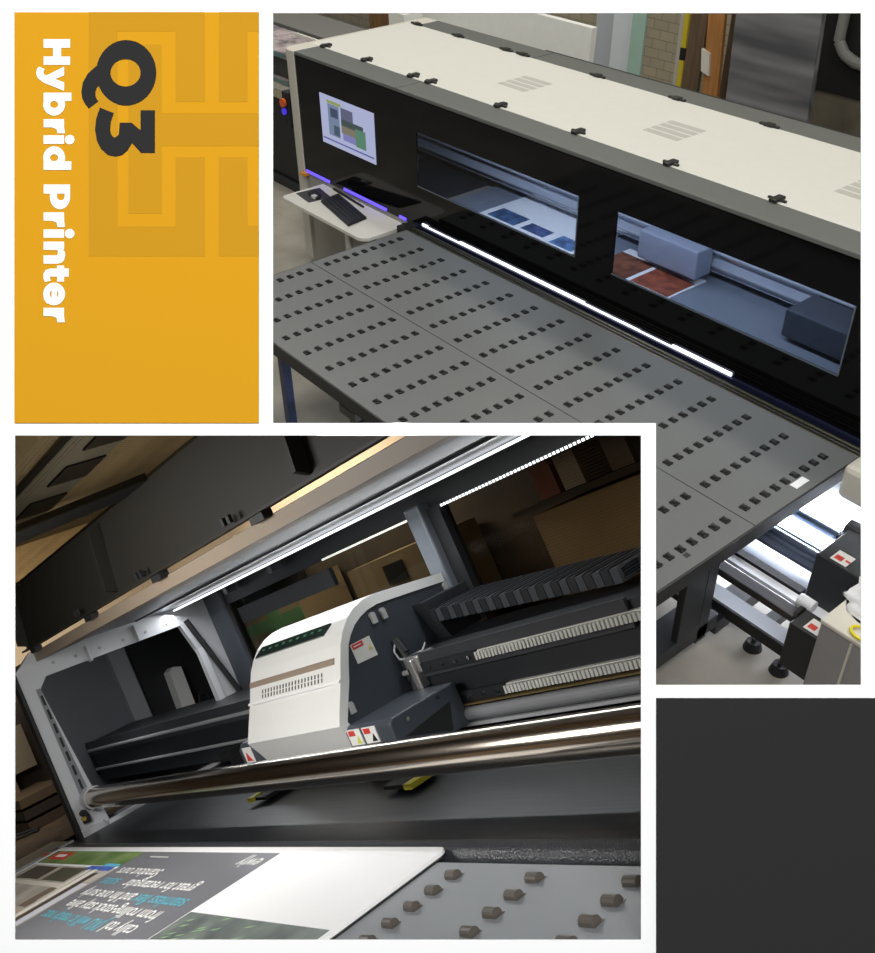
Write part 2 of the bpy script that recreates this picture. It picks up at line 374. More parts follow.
# emergency stop on the end panel
cb = box(-7.24, -7.14, 4.20, 4.30, 1.16, 1.45).build('control_box', matt_black, pr, bevel=0.008)
cyl((-7.19, 4.19, 1.37), (-7.19, 4.165, 1.37), 0.034).build('stop_button', mat('stop_orange', rgb(222, 96, 40), 0.35), cb)
cyl((-7.19, 4.19, 1.30), (-7.19, 4.172, 1.30), 0.026).build('push_button', mat('button_blue', rgb(70, 60, 200), 0.3, emit=rgb(70, 50, 220), es=0.6), cb)
box(-7.0, -6.93, 4.155, 4.2, 0.84, 0.862).build('marker_lamp', mat('amber', rgb(222, 150, 50), 0.4), pr)
# latches along both sides of the cover
for x in (-6.92, -6.38, -5.82, -5.62, -4.90, -4.20, -3.48, -2.775, -2.07):
    mb = MB(); mb.box(x - 0.055, x + 0.055, 4.448, 4.466, 1.80, 1.812); mb.box(x - 0.022, x + 0.022, 4.41, 4.50, 1.80, 1.818)
    mb.build('latch', clip_black, pr, bevel=0.004)
for x in (-6.98, -6.45, -5.885, -5.70, -4.94, -4.23, -3.51, -2.8):
    mb = MB(); mb.box(x - 0.07, x + 0.07, 5.385, 5.405, 1.80, 1.815); mb.box(x - 0.03, x + 0.03, 5.375, 5.42, 1.80, 1.818)
    mb.build('latch', clip_black, pr, bevel=0.004)
for vx in (-5.16, -3.84, -2.52):
    mb = MB()
    for i, yy in enumerate((4.80, 4.872, 4.944, 5.016)):
        mb.box(vx - 0.135, vx + 0.135, yy - 0.022, yy + 0.03, 1.80, 1.8012)
    mb.build('vent', vent_grey, pr)
# inside, seen through the panes: bed, beam, carriage, prints
bedm = mat('bed_blue_grey', rgb(120, 128, 142), 0.4)
box(-5.62, -1.0, 4.22, 5.58, 0.864, 0.90).build('print_bed', bedm, pr)
gb = box(-6.9, -1.0, 5.04, 5.34, 0.96, 1.10).build('gantry_beam', mat('beam_light', rgb(176, 182, 196), 0.35), pr)
mb = MB(); mb.box(-6.9, -1.0, 5.025, 5.04, 1.075, 1.09); mb.box(-6.9, -1.0, 5.025, 5.04, 0.985, 0.997); mb.box(-6.9, -1.0, 5.18, 5.2, 1.10, 1.115); mb.build('rail', mat('steel_bright', rgb(190, 192, 196), 0.25, metal=1), gb)
cr = box(-3.98, -3.5, 4.86, 5.02, 0.95, 1.14).build('inner_carriage', mat('inner_pale', rgb(150, 158, 178), 0.4), pr, bevel=0.01)
box(-2.75, -2.1, 4.72, 5.0, 0.93, 1.10).build('service_box', mat('inner_grey', rgb(70, 76, 88), 0.4), pr, bevel=0.01)
box(-6.5, -5.75, 4.5, 5.1, 0.864, 0.90).build('end_tray', mat('inner_dark', rgb(40, 44, 52), 0.4), pr)
def print_sheet(x0, x1, y0, y1, name, label, pics):
    t = thing(HALL, ((x0 + x1) / 2, (y0 + y1) / 2, 0.9), name, label, 'print')
    box(x0, x1, y0, y1, 0.9005, 0.909).build('sheet', mat('sheet_white', (0.85, 0.86, 0.9, 1), 0.5), t)
    for px0, px1, py0, py1, c in pics:
        box(x0 + px0 * (x1 - x0), x0 + px1 * (x1 - x0), y0 + py0 * (y1 - y0), y0 + py1 * (y1 - y0), 0.909, 0.9095).build('picture', pattern_mat('pic_%d_%d' % (c[0], c[2]), 'mottle', rgb(*c), rgb(*[min(255, k * 1.5 + 14) for k in c]), 14, 0.6), t)
print_sheet(-5.3, -4.35, 4.62, 5.18, 'printed_sheet', 'white sheet with blue pictures behind the first printer window', ((0.06, 0.36, 0.06, 0.36, (40, 62, 92)), (0.42, 0.66, 0.08, 0.3, (46, 60, 96)), (0.74, 0.97, 0.05, 0.32, (60, 84, 120))))
print_sheet(-4.15, -3.5, 4.62, 4.99, 'printed_sheet', 'white sheet with orange pictures behind the second printer window', ((0.0, 0.45, 0.0, 0.8, (84, 46, 30)), (0.5, 0.98, 0.02, 0.75, (96, 44, 28))))
light('bed_lamp', 'AREA', HALL, (-3.9, 4.5, 1.71), (-3.9, 4.95, 0.9), 42, (0.86, 0.92, 1.0), 3.4, 0.10)
# rollers in the gap behind the table
for yy, c in ((4.075, (70, 68, 52)), (4.105, (34, 34, 34)), (4.135, (58, 57, 46))):
    cyl((-5.45, yy, 0.872), (-0.9, yy, 0.872), 0.0135).build('guide_roller', mat('guide_%d' % c[0], rgb(*c), 0.3, metal=0.3), pr)
box(-5.5, -0.9, 4.05, 4.26, 0.80, 0.84).build('trough', matt_black, pr)
bk = box(-5.56, -5.45, 4.06, 4.20, 0.80, 0.885).build('guide_bracket', matt_black, pr, bevel=0.006)
cyl((-5.53, 4.10, 0.885), (-5.53, 4.10, 0.897), 0.012).build('screw', mat('chrome', rgb(200, 200, 200), 0.15, metal=1), bk)
# white end unit at the near end of the machine
mb = MB(); mb.box(-1.77, -0.6, 3.84, 4.17, 0.78, 0.97); mb.build('end_unit', cream2, pr, bevel=0.03)

# ------------------------------------------------------------------ keyboard and touch pad on the shelf
kbm = mat('key_black', rgb(30, 30, 33), 0.45); keym = mat('key_cap', rgb(52, 53, 58), 0.4)
kb = thing(HALL, (-6.2, 4.02, 0.83), 'keyboard', 'black keyboard on the white shelf below the screen', 'keyboard')
kp = lambda u, v, z: (-6.41 + u * 0.53 - v * 0.03, 3.965 + v * 0.19 - u * 0.11, z)
mb = MB(); mb.prism([kp(0, 0, .829), kp(1, 0, .829), kp(1, 1, .829), kp(0, 1, .829)], (0, 0, .016)); mb.build('body', kbm, kb, bevel=0.003)
mb = MB()
for r in range(5):
    for c in range(16):
        u0, v0 = 0.02 + c * 0.0605, 0.06 + r * 0.185
        mb.prism([kp(u0, v0, .845), kp(u0 + .05, v0, .845), kp(u0 + .05, v0 + .14, .845), kp(u0, v0 + .14, .845)], (0, 0, .006))
mb.build('keys', keym, kb)
tp = thing(HALL, (-6.58, 4.02, 0.829), 'mouse_pad', 'dark square pad beside the keyboard on the white shelf', 'mouse pad')
mb = MB(); mb.zprism([(-6.69, 3.92), (-6.47, 3.89), (-6.44, 4.08), (-6.66, 4.12)], 0.8285, 0.834); mb.build('mat', mat('pad_grey', rgb(58, 57, 62), 0.5), tp)
ms = thing(HALL, (-6.52, 3.98, 0.835), 'computer_mouse', 'small black and white mouse on the dark pad', 'mouse')
mb = MB(); mb.zprism([(-6.62, 4.0), (-6.59, 3.965), (-6.48, 3.95), (-6.46, 3.99), (-6.5, 4.03), (-6.6, 4.05)], 0.8345, 0.858); mb.build('shell', kbm, ms, bevel=0.01)
mb = MB(); mb.box(-6.52, -6.475, 3.945, 3.985, 0.8355, 0.862); mb.build('button', mat('pale_plastic', rgb(200, 200, 205), 0.4), ms, bevel=0.006)
pen = cyl((-6.56, 4.188, 0.838), (-6.1, 4.15, 0.838), 0.009, 10).build('marker_pen', kbm, space=HALL, base=(-6.3, 4.09, 0.83)); tag(pen, 'slim black marker lying behind the keyboard', 'pen')

# ------------------------------------------------------------------ feed table with rollers
grey_top = mat('table_grey', rgb(101, 103, 103), 0.42, spec=0.5, var=0.05, scale=3)
rim = mat('table_rim', rgb(46, 46, 46), 0.5)
ft = thing(HALL, (-3.6, 3.25, 0), 'roller_table', 'grey feed table with rows of black rollers in front of the printer', 'table')
for y0, y1 in ((2.465, 3.232), (3.237, 4.045)):
    box(-5.42, -1.805, y0, y1, 0.872, 0.90).build('table_panel', grey_top, ft, bevel=0.002)
mb = MB(); mb.box(-5.425, -1.80, 2.458, 2.475, 0.815, 0.896); mb.box(-1.812, -1.797, 2.458, 4.05, 0.815, 0.896); mb.box(-5.43, -5.415, 2.458, 4.05, 0.815, 0.896); mb.box(-5.42, -1.80, 2.47, 4.045, 0.862, 0.8715)
mb.build('table_rim', rim, ft)
rub = mat('roller_rubber', rgb(20, 20, 20), 0.45)
def roller_mesh(mb, x, y, z):
    mb.box(x - 0.020, x - 0.012, y - 0.016, y + 0.016, z - 0.002, z + 0.008); mb.box(x + 0.012, x + 0.020, y - 0.016, y + 0.016, z - 0.002, z + 0.008)
    mb.box(x - 0.020, x + 0.020, y - 0.018, y - 0.008, z - 0.002, z + 0.003)
    mb.cyl((x - 0.012, y + 0.002, z + 0.001), (x + 0.012, y + 0.002, z + 0.001), 0.013, 10)
    return mb
spots = [(-5.32 + i * 0.227, (2.547 if pnl == 0 else 3.30) + j * 0.0765) for pnl in (0, 1) for i in range(16) for j in range(9)]
def seen(p):                     # rollers under the lower opening are not in the photograph: keep those the board shows
    c = RA @ (Vector((p[0], p[1], 0.9)) - CAM); return c
near = sorted(spots, key=lambda p: seen(p).z)
def in_open(p):
    c = seen(p); x, y = PX + F_PX * c.x / c.z, PY + F_PX * c.y / c.z
    return 270 < x < 864 and 10 < y < 690 and not (x < 654 and y > 424)
vis = [p for p in near if in_open(p)]
first = None
for p in vis[:100]:
    if first is None:
        b0 = Vector(ft.base)
        mb = roller_mesh(MB(), b0.x, b0.y, b0.z); first = mb.build('roller', rub, ft); first.o.location = (p[0] - b0.x, p[1] - b0.y, 0.9)
    else: copy_part(first, ft, (p[0] - b0.x, p[1] - b0.y, 0.9))
mb = MB()
for p in vis[100:]: roller_mesh(mb, p[0], p[1], 0.9)
rr = mb.build('roller', rub, ft); rr.o['kind'] = 'stuff'
# a slot in the table near its right edge and the maker's plate
box(-1.885, -1.845, 3.60, 3.70, 0.9, 0.9022).build('slot', mat('slot_white', rgb(235, 235, 240), 0.4), ft)
box(-1.885, -1.86, 2.83, 2.86, 0.9, 0.901).build('slot', clip_black, ft)
steel = mat('frame_dark', rgb(40, 42, 46), 0.5); steel_b = mat('frame_blue', rgb(56, 68, 100), 0.45)
mb = MB(); mb.box(-1.97, -1.93, 2.98, 3.14, 0.2, 0.862); mb.box(-1.98, -1.93, 3.14, 3.22, 0.1, 0.862); mb.build('leg', steel, ft, bevel=0.004)
mb = MB(); mb.box(-2.10, -1.93, 2.68, 3.30, 0.12, 0.21); mb.box(-2.06, -1.93, 3.3, 3.75, 0.06, 0.15); mb.build('foot', steel, ft, bevel=0.004)
mb = MB(); mb.box(-4.9, -1.97, 3.04, 3.08, 0.40, 0.44); mb.box(-4.9, -2.0, 2.56, 2.62, 0.80, 0.862); mb.build('cross_beam', steel, ft)
def caster(x, y, par):
    c = cyl((x - 0.018, y, 0.042), (x + 0.018, y, 0.042), 0.042, 16).build('caster_wheel', mat('tyre', rgb(28, 28, 28), 0.5), par, smooth=False)
    mb = MB(); mb.box(x - 0.028, x - 0.02, y - 0.02, y + 0.02, 0.03, 0.11); mb.box(x + 0.02, x + 0.028, y - 0.02, y + 0.02, 0.03, 0.11); mb.cyl((x, y, 0.1), (x, y, 0.125), 0.035, 14)
    mb.build('fork', mat('zinc', rgb(170, 165, 150), 0.3, metal=0.8), c)
    cyl((x, y, 0.098), (x, y, 0.112), 0.04, 14).build('brake_ring', mat('brass', rgb(180, 150, 60), 0.4), c)
caster(-2.0, 2.78, ft); caster(-2.0, 3.66, ft)
mb = MB(); mb.box(-4.78, -4.72, 2.545, 2.60, 0.03, 0.862); l = mb.build('leg', steel_b, ft, bevel=0.004); l.o['label'] = 'blue painted leg'
cyl((-4.80, 2.56, 0.74), (-4.78, 2.56, 0.74), 0.018, 12).build('bolt', clip_black, l)
mb = MB(); mb.box(-4.24, -4.08, 2.62, 2.74, 0.55, 0.61); mb.box(-4.2, -4.12, 2.66, 2.72, 0.3, 0.55); b = mb.build('support_bracket', mat('bracket_grey', rgb(96, 98, 98), 0.5), ft, bevel=0.006)
cyl((-4.0, 2.66, 0.5), (-3.96, 2.66, 0.5), 0.03, 12).build('knob', clip_black, b)
box(-4.12, -3.8, 2.67, 2.72, 0.46, 0.52).build('arm', steel_b, b)

# ------------------------------------------------------------------ roll feed unit under the near end of the printer
rf = thing(HALL, (-2.1, 3.6, 0), 'roll_feeder', 'dark roll feed frame with steel shafts under the table end', 'roll feeder')
shaft = mat('shaft_steel', rgb(120, 132, 150), 0.3, metal=0.7)
for yy, zz, r, mm in ((3.985, 0.45, 0.030, shaft), (3.77, 0.45, 0.026, shaft), (3.725, 0.45, 0.014, shaft), (3.815, 0.45, 0.012, shaft)):
    cyl((-3.6, yy, zz), (-1.67, yy, zz), r).build('shaft', mm, rf, smooth=False)
box(-3.6, -1.67, 3.67, 3.715, 0.43, 0.45).build('guide_plate', mat('plate_blue', rgb(74, 82, 100), 0.4), rf)
box(-3.6, -1.64, 3.49, 3.535, 0.42, 0.45).build('guide_plate', matt_black, rf)
box(-3.6, -1.57, 3.325, 3.40, 0.41, 0.45).build('front_bar', mat('bar_dark', rgb(46, 42, 42), 0.4), rf, bevel=0.006)
med = mat('media_white', (0.88, 0.9, 0.95, 1), 0.5)
mb = MB(); mb.box(-3.6, -0.9, 3.55, 4.9, 0.30, 0.31); mb.build('media_web', med, rf)
box(-3.6, -1.60, 3.425, 3.475, 0.43, 0.445).build('media_web', med, rf)
lb = box(-3.6, -1.56, 3.385, 3.48, 0.18, 0.20).build('lower_beam', mat('beam_white', (0.7, 0.74, 0.82, 1), 0.4), rf)
box(-3.6, -1.56, 3.37, 3.385, 0.13, 0.20).build('beam_edge', matt_black, lb)
box(-1.80, -1.74, 3.5, 4.1, 0.10, 0.16).build('cross_member', steel, rf)
for fx, fy in ((-1.60, 3.40), (-1.78, 3.43)):
    f = cyl((fx, fy, 0.0), (fx, fy, 0.05), 0.05, 18, r1=0.035).build('levelling_foot', matt_black, rf)
    cyl((fx, fy, 0.05), (fx, fy, 0.14), 0.012, 10).build('spindle', MATS['chrome'], f)
warn_w = mat('label_white', rgb(225, 225, 220), 0.5); warn_r = mat('label_red', rgb(205, 60, 50), 0.5); warn_y = mat('label_yellow', rgb(205, 205, 90), 0.5)
for (x0, x1, y0, y1, za, zb) in ((-1.68, -1.38, 3.62, 3.90, 0.25, 0.60), (-1.56, -1.385, 3.285, 3.42, 0.17, 0.45)):
    bk = box(x0, x1, y0, y1, za, zb).build('bracket', mat('bracket_black', rgb(32, 34, 36), 0.5), rf, bevel=0.008)
    lx, ly = x0 + 0.06, y0 + 0.02
    lbm = box(lx, lx + 0.085, ly, ly + 0.085, zb, zb + 0.0015).build('warning_label', warn_w, bk)
    mb = MB(); mb.box(lx + .01, lx + .05, ly + .015, ly + .05, zb + 0.0015, zb + 0.002); mb.box(lx + .06, lx + .085, ly + .03, ly + .045, zb + 0.0015, zb + 0.002); mb.build('symbol', warn_r, lbm)
mb = MB(); mb.cyl((-1.72, 3.96, 0.55), (-1.52, 3.96, 0.55), 0.05, 16); mb.box(-1.62, -1.5, 3.9, 4.04, 0.40, 0.62); mb.build('clamp', mat('bracket_black', rgb(32, 34, 36), 0.5), rf, bevel=0.006)
mb = MB(); mb.cyl((-1.76, 3.985, 0.45), (-1.62, 3.985, 0.45), 0.036, 12); mb.build('shaft_end', MATS['chrome'], rf)
mb = MB(); mb.cyl((-1.62, 3.45, 0.45), (-1.54, 3.45, 0.45), 0.032, 16); mb.build('core_chuck', mat('chuck_white', rgb(225, 225, 230), 0.4), rf)
mb = MB(); mb.cyl((-1.58, 3.38, 0.42), (-1.56, 3.38, 0.42), 0.05, 14); mb.build('core_chuck', matt_black, rf)

cabn = thing(HALL, (-0.95, 3.35, 0), 'small_cabinet', 'pale grey cabinet at the near end of the roll feeder', 'cabinet')
mb = MB(); mb.box(-1.32, -0.7, 3.06, 3.55, 0.02, 0.775); mb.build('body', mat('cab_grey', rgb(140, 138, 138), 0.5), cabn, bevel=0.006)
box(-1.325, -0.695, 3.055, 3.555, 0.775, 0.80).build('top', cream2, cabn, bevel=0.008)
box(-1.178, -1.168, 3.054, 3.06, 0.03, 0.77).build('door_seam', cream2, cabn)
# crumpled white cloth and a yellow ring on the cabinet
bm = bmesh.new(); bmesh.ops.create_icosphere(bm, subdivisions=4, radius=1.0)
for v in bm.verts:
    d = v.co.normalized(); k = 1 + 0.10 * math.sin(7 * d.x + 3 * d.z) * math.cos(6 * d.y + 2 * d.x) + 0.05 * math.sin(17 * d.y + 11 * d.z)
    v.co = Vector((d.x * 0.24 * k, d.y * 0.15 * k, max(0.0, d.z * 0.13 * k)))
me = bpy.data.meshes.new('cloth'); bm.to_mesh(me); bm.free()
for p_ in me.polygons: p_.use_smooth = True
o = bpy.data.objects.new('cloth', me); COL.objects.link(o); o.location = (-1.10, 3.30, 0.80); me.materials.append(mat('cloth_white', (0.8, 0.8, 0.82, 1), 0.9))
o['label'] = 'crumpled white plastic cloth lying on the pale cabinet'; o['category'] = 'cloth'
mb = MB(); ring = [(-1.16 + 0.05 * math.cos(t * math.pi / 12), 3.10 + 0.035 * math.sin(t * math.pi / 12), 0.812) for t in range(25)]
mb.tube(ring, 0.007, 8); tag(mb.build('cable_ring', mat('cable_yellow', rgb(226, 210, 40), 0.4), space=HALL, base=(-1.16, 3.10, 0.80)), 'yellow cable loop on top of the pale cabinet', 'cable')

# ------------------------------------------------------------------ behind and beside the printer
def board_stack():
    mk = thing(HALL, (-9.3, 5.9, 0), 'black_machine', 'black low machine behind the far end of the printer', 'machine')
    box(-10.6, -8.50, 5.05, 6.6, 0.10, 0.90).build('body', mat('machine_black', rgb(22, 22, 24), 0.5), mk, bevel=0.02)
    box(-10.6, -8.48, 5.03, 6.6, 0.0, 0.10).build('plinth', steel, mk)
    for i, (za, zb, c, nm, lb) in enumerate(((0.905, 0.985, (178, 168, 140), 'board_pile', 'beige boards lying lowest on the black machine'),
                                             (0.99, 1.05, (205, 200, 186), 'board_pile', 'cream boards lying on the beige boards'))):
        tag(box(-10.4, -8.46, 5.02, 6.2, za, zb).build(nm, mat('board_%d' % c[0], rgb(*c), 0.7), space=HALL, base=(-9.4, 5.6, za)), lb, 'boards')
    for i, (z_, lb) in enumerate(((1.055, 'lower pink and teal printed board in the stack by the printer end'), (1.31, 'upper pink and teal printed board with white rim by the printer end'))):
        t = thing(HALL, (-9.3, 5.5, z_), 'printed_board', lb, 'printed board')
        y0, y1 = (5.02, 5.9) if i == 0 else (5.0, 5.52)
        box(-10.4, -8.46, y0, y1, z_, z_ + 0.05).build('board', pattern_mat('pink_teal', 'mottle', rgb(96, 92, 96), rgb(196, 180, 180), 9, 0.5), t)
        box(-8.95, -8.44, y1 - 0.10, y1 - 0.075, z_ + 0.05, z_ + 0.085).build('edge', mat('rim_white', rgb(225, 222, 212), 0.5), t)
        mb = MB(); mb.box(-10.4, -8.5, y0 - 0.004, y0, z_ + 0.01, z_ + 0.04); mb.build('stripe', mat('teal', rgb(96, 136, 130), 0.5), t)
    tag(box(-10.3, -8.5, 5.06, 5.78, 1.11, 1.305).build('dark_crate', mat('crate_dark', rgb(64, 62, 58), 0.6), space=HALL, base=(-9.4, 5.5, 1.11)), 'dark grey crate between the two printed boards', 'crate')
    tag(box(-10.6, -8.2, 5.55, 6.05, 1.31, 1.38).build('grey_sheet', mat('sheet_grey', rgb(120, 118, 114), 0.6), space=HALL, base=(-9.4, 6.1, 1.31)), 'plain grey sheet on top of the stack behind the printer', 'sheet')
    for i in range(2):
        tag(box(-10.5 + i * 0.5, -10.25 + i * 0.5, 5.84, 5.98, 1.385, 1.45).build('small_carton', mat('carton_%d' % i, rgb(206, 204, 186), 0.7), space=HALL, base=(-10.4 + i * 0.5, 6.4, 1.385)), ('pale carton at the far edge of the grey sheet', 'pale carton nearer the printer on the grey sheet')[i], 'carton')
board_stack()
def lean(name, label, cat, m, x0, x1, y, z1, thick=0.03, tilt=0.12, yaw=0.0, z0=0.0, group=None):
    pts = [(x0, y, z0), (x1, y + yaw, z0), (x1, y + yaw + tilt, z1), (x0, y + tilt, z1)]
    return tag(MB().prism(pts, (0, thick, 0)).build(name, m, space=HALL, base=((x0 + x1) / 2, y, z0)), label, cat, group)
tag(box(-12.2, -10.7, 8.6, 8.9, 0, 1.2).build('plywood_sheet', pattern_mat('ply', 'grain', rgb(120, 86, 50), rgb(146, 108, 66), 4), space=HALL, base=(-11.5, 8.7, 0)), 'brown plywood sheet standing far behind the grey sheet', 'sheet')
wb = mat('foam_white', (0.78, 0.78, 0.74, 1), 0.6)
lean('white_board', 'white board standing behind the far end of the printer', 'board', wb, -9.15, -8.2, 6.75, 1.9)
lean('white_board', 'large white board leaning behind the middle of the printer', 'board', wb, -8.15, -6.02, 6.40, 1.765, 0.06, 0.12, -0.05)
t = thing(HALL, (-7.95, 6.2, 1.2), 'white_box', 'white carton with printed marks behind the printer cover', 'box')
box(-8.22, -7.98, 6.02, 6.24, 0.0, 1.62).build('carton', wb, t); box(-8.12, -8.03, 6.015, 6.02, 1.42, 1.52).build('label', mat('label_dark', rgb(90, 90, 96), 0.6), t)
box(-9.05, -8.8, 7.2, 7.4, 0, 1.15).build('blue_bin', mat('bin_blue', rgb(42, 50, 96), 0.5), space=HALL, base=(-8.9, 7.3, 0)); bpy.data.objects['blue_bin']['label'] = 'dark blue bin far behind the printer cover'; bpy.data.objects['blue_bin']['category'] = 'bin'
acr = mat('acrylic_grey', rgb(168, 172, 178), 0.25); acr2 = mat('acrylic_pale', rgb(196, 202, 206), 0.25); acr3 = mat('acrylic_green', rgb(150, 178, 166), 0.25)
lean('acrylic_sheet', 'grey acrylic sheet next to the large white board', 'sheet', acr, -7.06, -6.80, 7.6, 2.3, 0.02, 0.06)
lean('acrylic_sheet', 'pale acrylic sheet between the grey and green sheets', 'sheet', acr2, -6.80, -6.55, 7.55, 2.3, 0.02, 0.06)
lean('acrylic_sheet', 'greenish acrylic sheet beside the bare block wall', 'sheet', acr3, -6.53, -6.37, 7.5, 2.3, 0.02, 0.06)
hz = thing(HALL, (-6.72, 9.2, 0), 'hazard_pole', 'yellow and black pole against the block wall', 'pole')
box(-7.38, -7.31, 9.3, 9.4, 0, 3).build('frame', mat('pale_post', rgb(186, 182, 172), 0.6), hz)
for i in range(6): box(-7.315, -7.25, 9.28, 9.34, 0.58 * i - 0.25, 0.58 * i + 0.20).build('band', mat('hazard_yellow', rgb(214, 190, 50), 0.5), hz)
for i in range(6): box(-7.315, -7.25, 9.28, 9.34, 0.58 * i + 0.20, 0.58 * i + 0.33).build('band', mat('hazard_black', rgb(30, 30, 28), 0.5), hz)
w1 = pattern_mat('wood_dark', 'grain', rgb(96, 76, 58), rgb(116, 94, 72), 3); w2 = pattern_mat('wood_orange', 'grain', rgb(168, 112, 56), rgb(186, 132, 76), 3)
lean('wood_plank', 'dark brown plank beside the yellow and black pole', 'plank', w1, -6.64, -6.44, 8.5, 2.6, 0.04, 0.05)
pl = thing(HALL, (-6.1, 8.3, 0), 'wood_plank', 'orange brown plank with a white tag leaning behind the printer', 'plank')
MB().prism([(-6.15, 8.3, 0), (-5.98, 8.3, 0), (-6.18, 8.35, 2.6), (-6.38, 8.35, 2.6)], (0, 0.04, 0)).build('plank', w2, pl)
MB().prism([(-6.26, 8.325, 1.05), (-6.16, 8.325, 1.02), (-6.19, 8.33, 1.22), (-6.29, 8.33, 1.25)], (0, -0.03, 0)).build('tag', mat('tag_white', rgb(220, 216, 205), 0.6), pl)
lean('wood_plank', 'brown plank next to the grey wrapped sheets', 'plank', w1, -6.24, -5.98, 8.6, 2.6, 0.04, 0.05)
wrap = pattern_mat('wrap_grey', 'streak', rgb(74, 74, 78), rgb(120, 120, 122), 1.4, 0.25)
mb = MB(); mb.prism([(-5.60, 7.9, 0), (-4.72, 7.9, 0), (-4.95, 8.0, 2.6), (-5.78, 8.0, 2.6)], (0, 0.06, 0))
tag(mb.build('wrapped_sheet', wrap, space=HALL, base=(-5.4, 7.9, 0)), 'grey plastic wrapped sheets standing right of the planks', 'wrapped sheet')
vh = thing(HALL, (-4.6, 9.0, 0), 'loading_cart', 'dark cart with a pale curved rail behind the wrapped sheets', 'cart')
box(-6.0, -3.2, 8.9, 9.5, 0.95, 1.9).build('body', mat('cart_black', rgb(14, 14, 14), 0.7), vh)
rp = [(-5.2, 8.85, 1.75), (-5.2, 8.85, 1.42), (-5.12, 8.85, 1.32), (-5.0, 8.85, 1.27), (-3.2, 8.85, 1.12)]
MB().tube(rp, 0.05, 12).build('rail', mat('rail_grey', rgb(130, 130, 126), 0.4), vh)
box(-5.5, -3.2, 8.86, 8.95, 1.75, 2.2).build('side_panel', mat('panel_grey', rgb(110, 110, 106), 0.5), vh)
for x in (-5.6, -3.6): box(x, x + 0.1, 8.95, 9.05, 0, 0.95).build('leg', steel, vh)
box(-5.5, -3.2, 8.92, 8.96, 0.05, 0.95).build('floor_stand_in', pattern_mat('floor_brown', 'mottle', rgb(84, 78, 68), rgb(112, 104, 90), 3, 0.6), vh)  # added panel standing in for the brown-grey floor behind
# ------------------------------------------------------------------ hall lamps
for i, (lx, ly) in enumerate(((-6.5, 2.6), (-3.0, 2.0), (-6.5, 6.2), (-3.0, 6.4), (-9.5, 5.0), (0.6, 3.8))):
    light('ceiling_light', 'AREA', HALL, (lx, ly, 5.6), (lx, ly, 0), 66, (1.0, 0.97, 0.9), 1.6, 0.6)
light('roll_lamp', 'AREA', HALL, (-2.1, 4.16, 0.52), (-2.1, 4.04, 0.3), 75, (0.84, 0.89, 1.0), 1.3, 0.10)
light('roll_lamp', 'AREA', HALL, (-2.1, 4.3, 0.27), (-2.1, 3.5, 0.0), 34, (0.84, 0.89, 1.0), 1.6, 0.10)  # second lamp added to brighten the floor the web shades
# unseen fill added to wash the display board white
light('board_fill', 'AREA', BOARD, (-0.1, 1.7, 3.4), (0, -0.1, 0), 166, (1, 1, 1), 1.6, 0.8)
# ================================================================== THE MACHINE SEEN CLOSE UP (lower opening)
CB = Vector((0, 0, 0.5))
def wall_x(y, z, px=649.0):
    """x of the booth's slanting right-hand wall at depth y, height z"""
    a = (px - PX) / F_PX
    n = [RB[0][i] - a * RB[2][i] for i in range(3)]
    return -(n[1] * y + n[2] * (z - 0.5)) / n[0]
def binv(px, py, d):             # booth corner: picture direction and distance from the viewer, metres
    c = Vector(((px - PX) / F_PX * d, (py - PY) / F_PX * d, d)) / SB
    return CB + RB.transposed() @ c
booth = mat('booth_brown', rgb(92, 78, 60), 0.9, spec=0.1)  # booth brown, picked for the chrome bar to mirror
n0, n1, n2, n3 = (binv(*k) for k in ((-57, 432, 0.953), (649, 432, 0.953), (649, 952, 0.953), (-57, 952, 0.953)))
L0, L3 = binv(-440, 432, 0.96), binv(-440, 952, 0.96)
T = [binv(-330, 432, 5.8), binv(330, 432, 4.9), binv(649, 432, 3.0)]       # far wall: top, middle and bottom rows
M = [binv(-330, 730, 5.3), binv(330, 730, 4.6), binv(649, 730, 3.0)]
B = [binv(-330, 953, 3.95), binv(330, 953, 3.85), binv(649, 953, 3.0)]
booth_pale = mat('booth_pale', rgb(168, 164, 156), 0.9, spec=0.1)  # pale so the chrome bar mirrors a lighter side
def slab(name, pts, lab, m=None):  # added light-tight booth, keeps hall light off the machine
    a, b, c = pts[:3]; nn = (b - a).cross(c - a).normalized() * 0.003
    o = MB().prism(pts, nn).build('wall_booth', m or booth, space=INNER, base=sum(pts, Vector()) / len(pts)); o.o.name = name
    tag(o, lab, 'light-blocking booth', kind='structure')
slab('booth_right', [n2, n1, T[2], M[2], B[2]], 'added pale booth wall keeping hall light off the close-up machine', booth_pale)
slab('booth_left', [L0, L3, B[0], M[0], T[0]], 'added brown booth wall keeping light out on the far side')
slab('booth_left', [n0, n3, L3, L0], 'added brown booth return beside the white board')
slab('ceiling', [n1, n0, L0, T[0], T[1], T[2]], 'added brown booth roof keeping hall light off the close-up machine')
slab('floor', [L3, n3, n2, B[2], B[1], B[0]], 'added brown booth floor under the close-up machine')
slab('booth_far', [T[0], M[0], M[1], T[1]], 'added brown booth back behind the far end of the close-up machine')
slab('booth_far', [T[1], M[1], M[2], T[2]], 'added brown booth back behind the near end of the close-up machine')
slab('booth_far', [M[0], B[0], B[1], M[1]], 'added brown booth lower back behind the far end of the close-up machine')
slab('booth_far', [M[1], B[1], B[2], M[2]], 'added brown booth lower back behind the near end of the close-up machine')
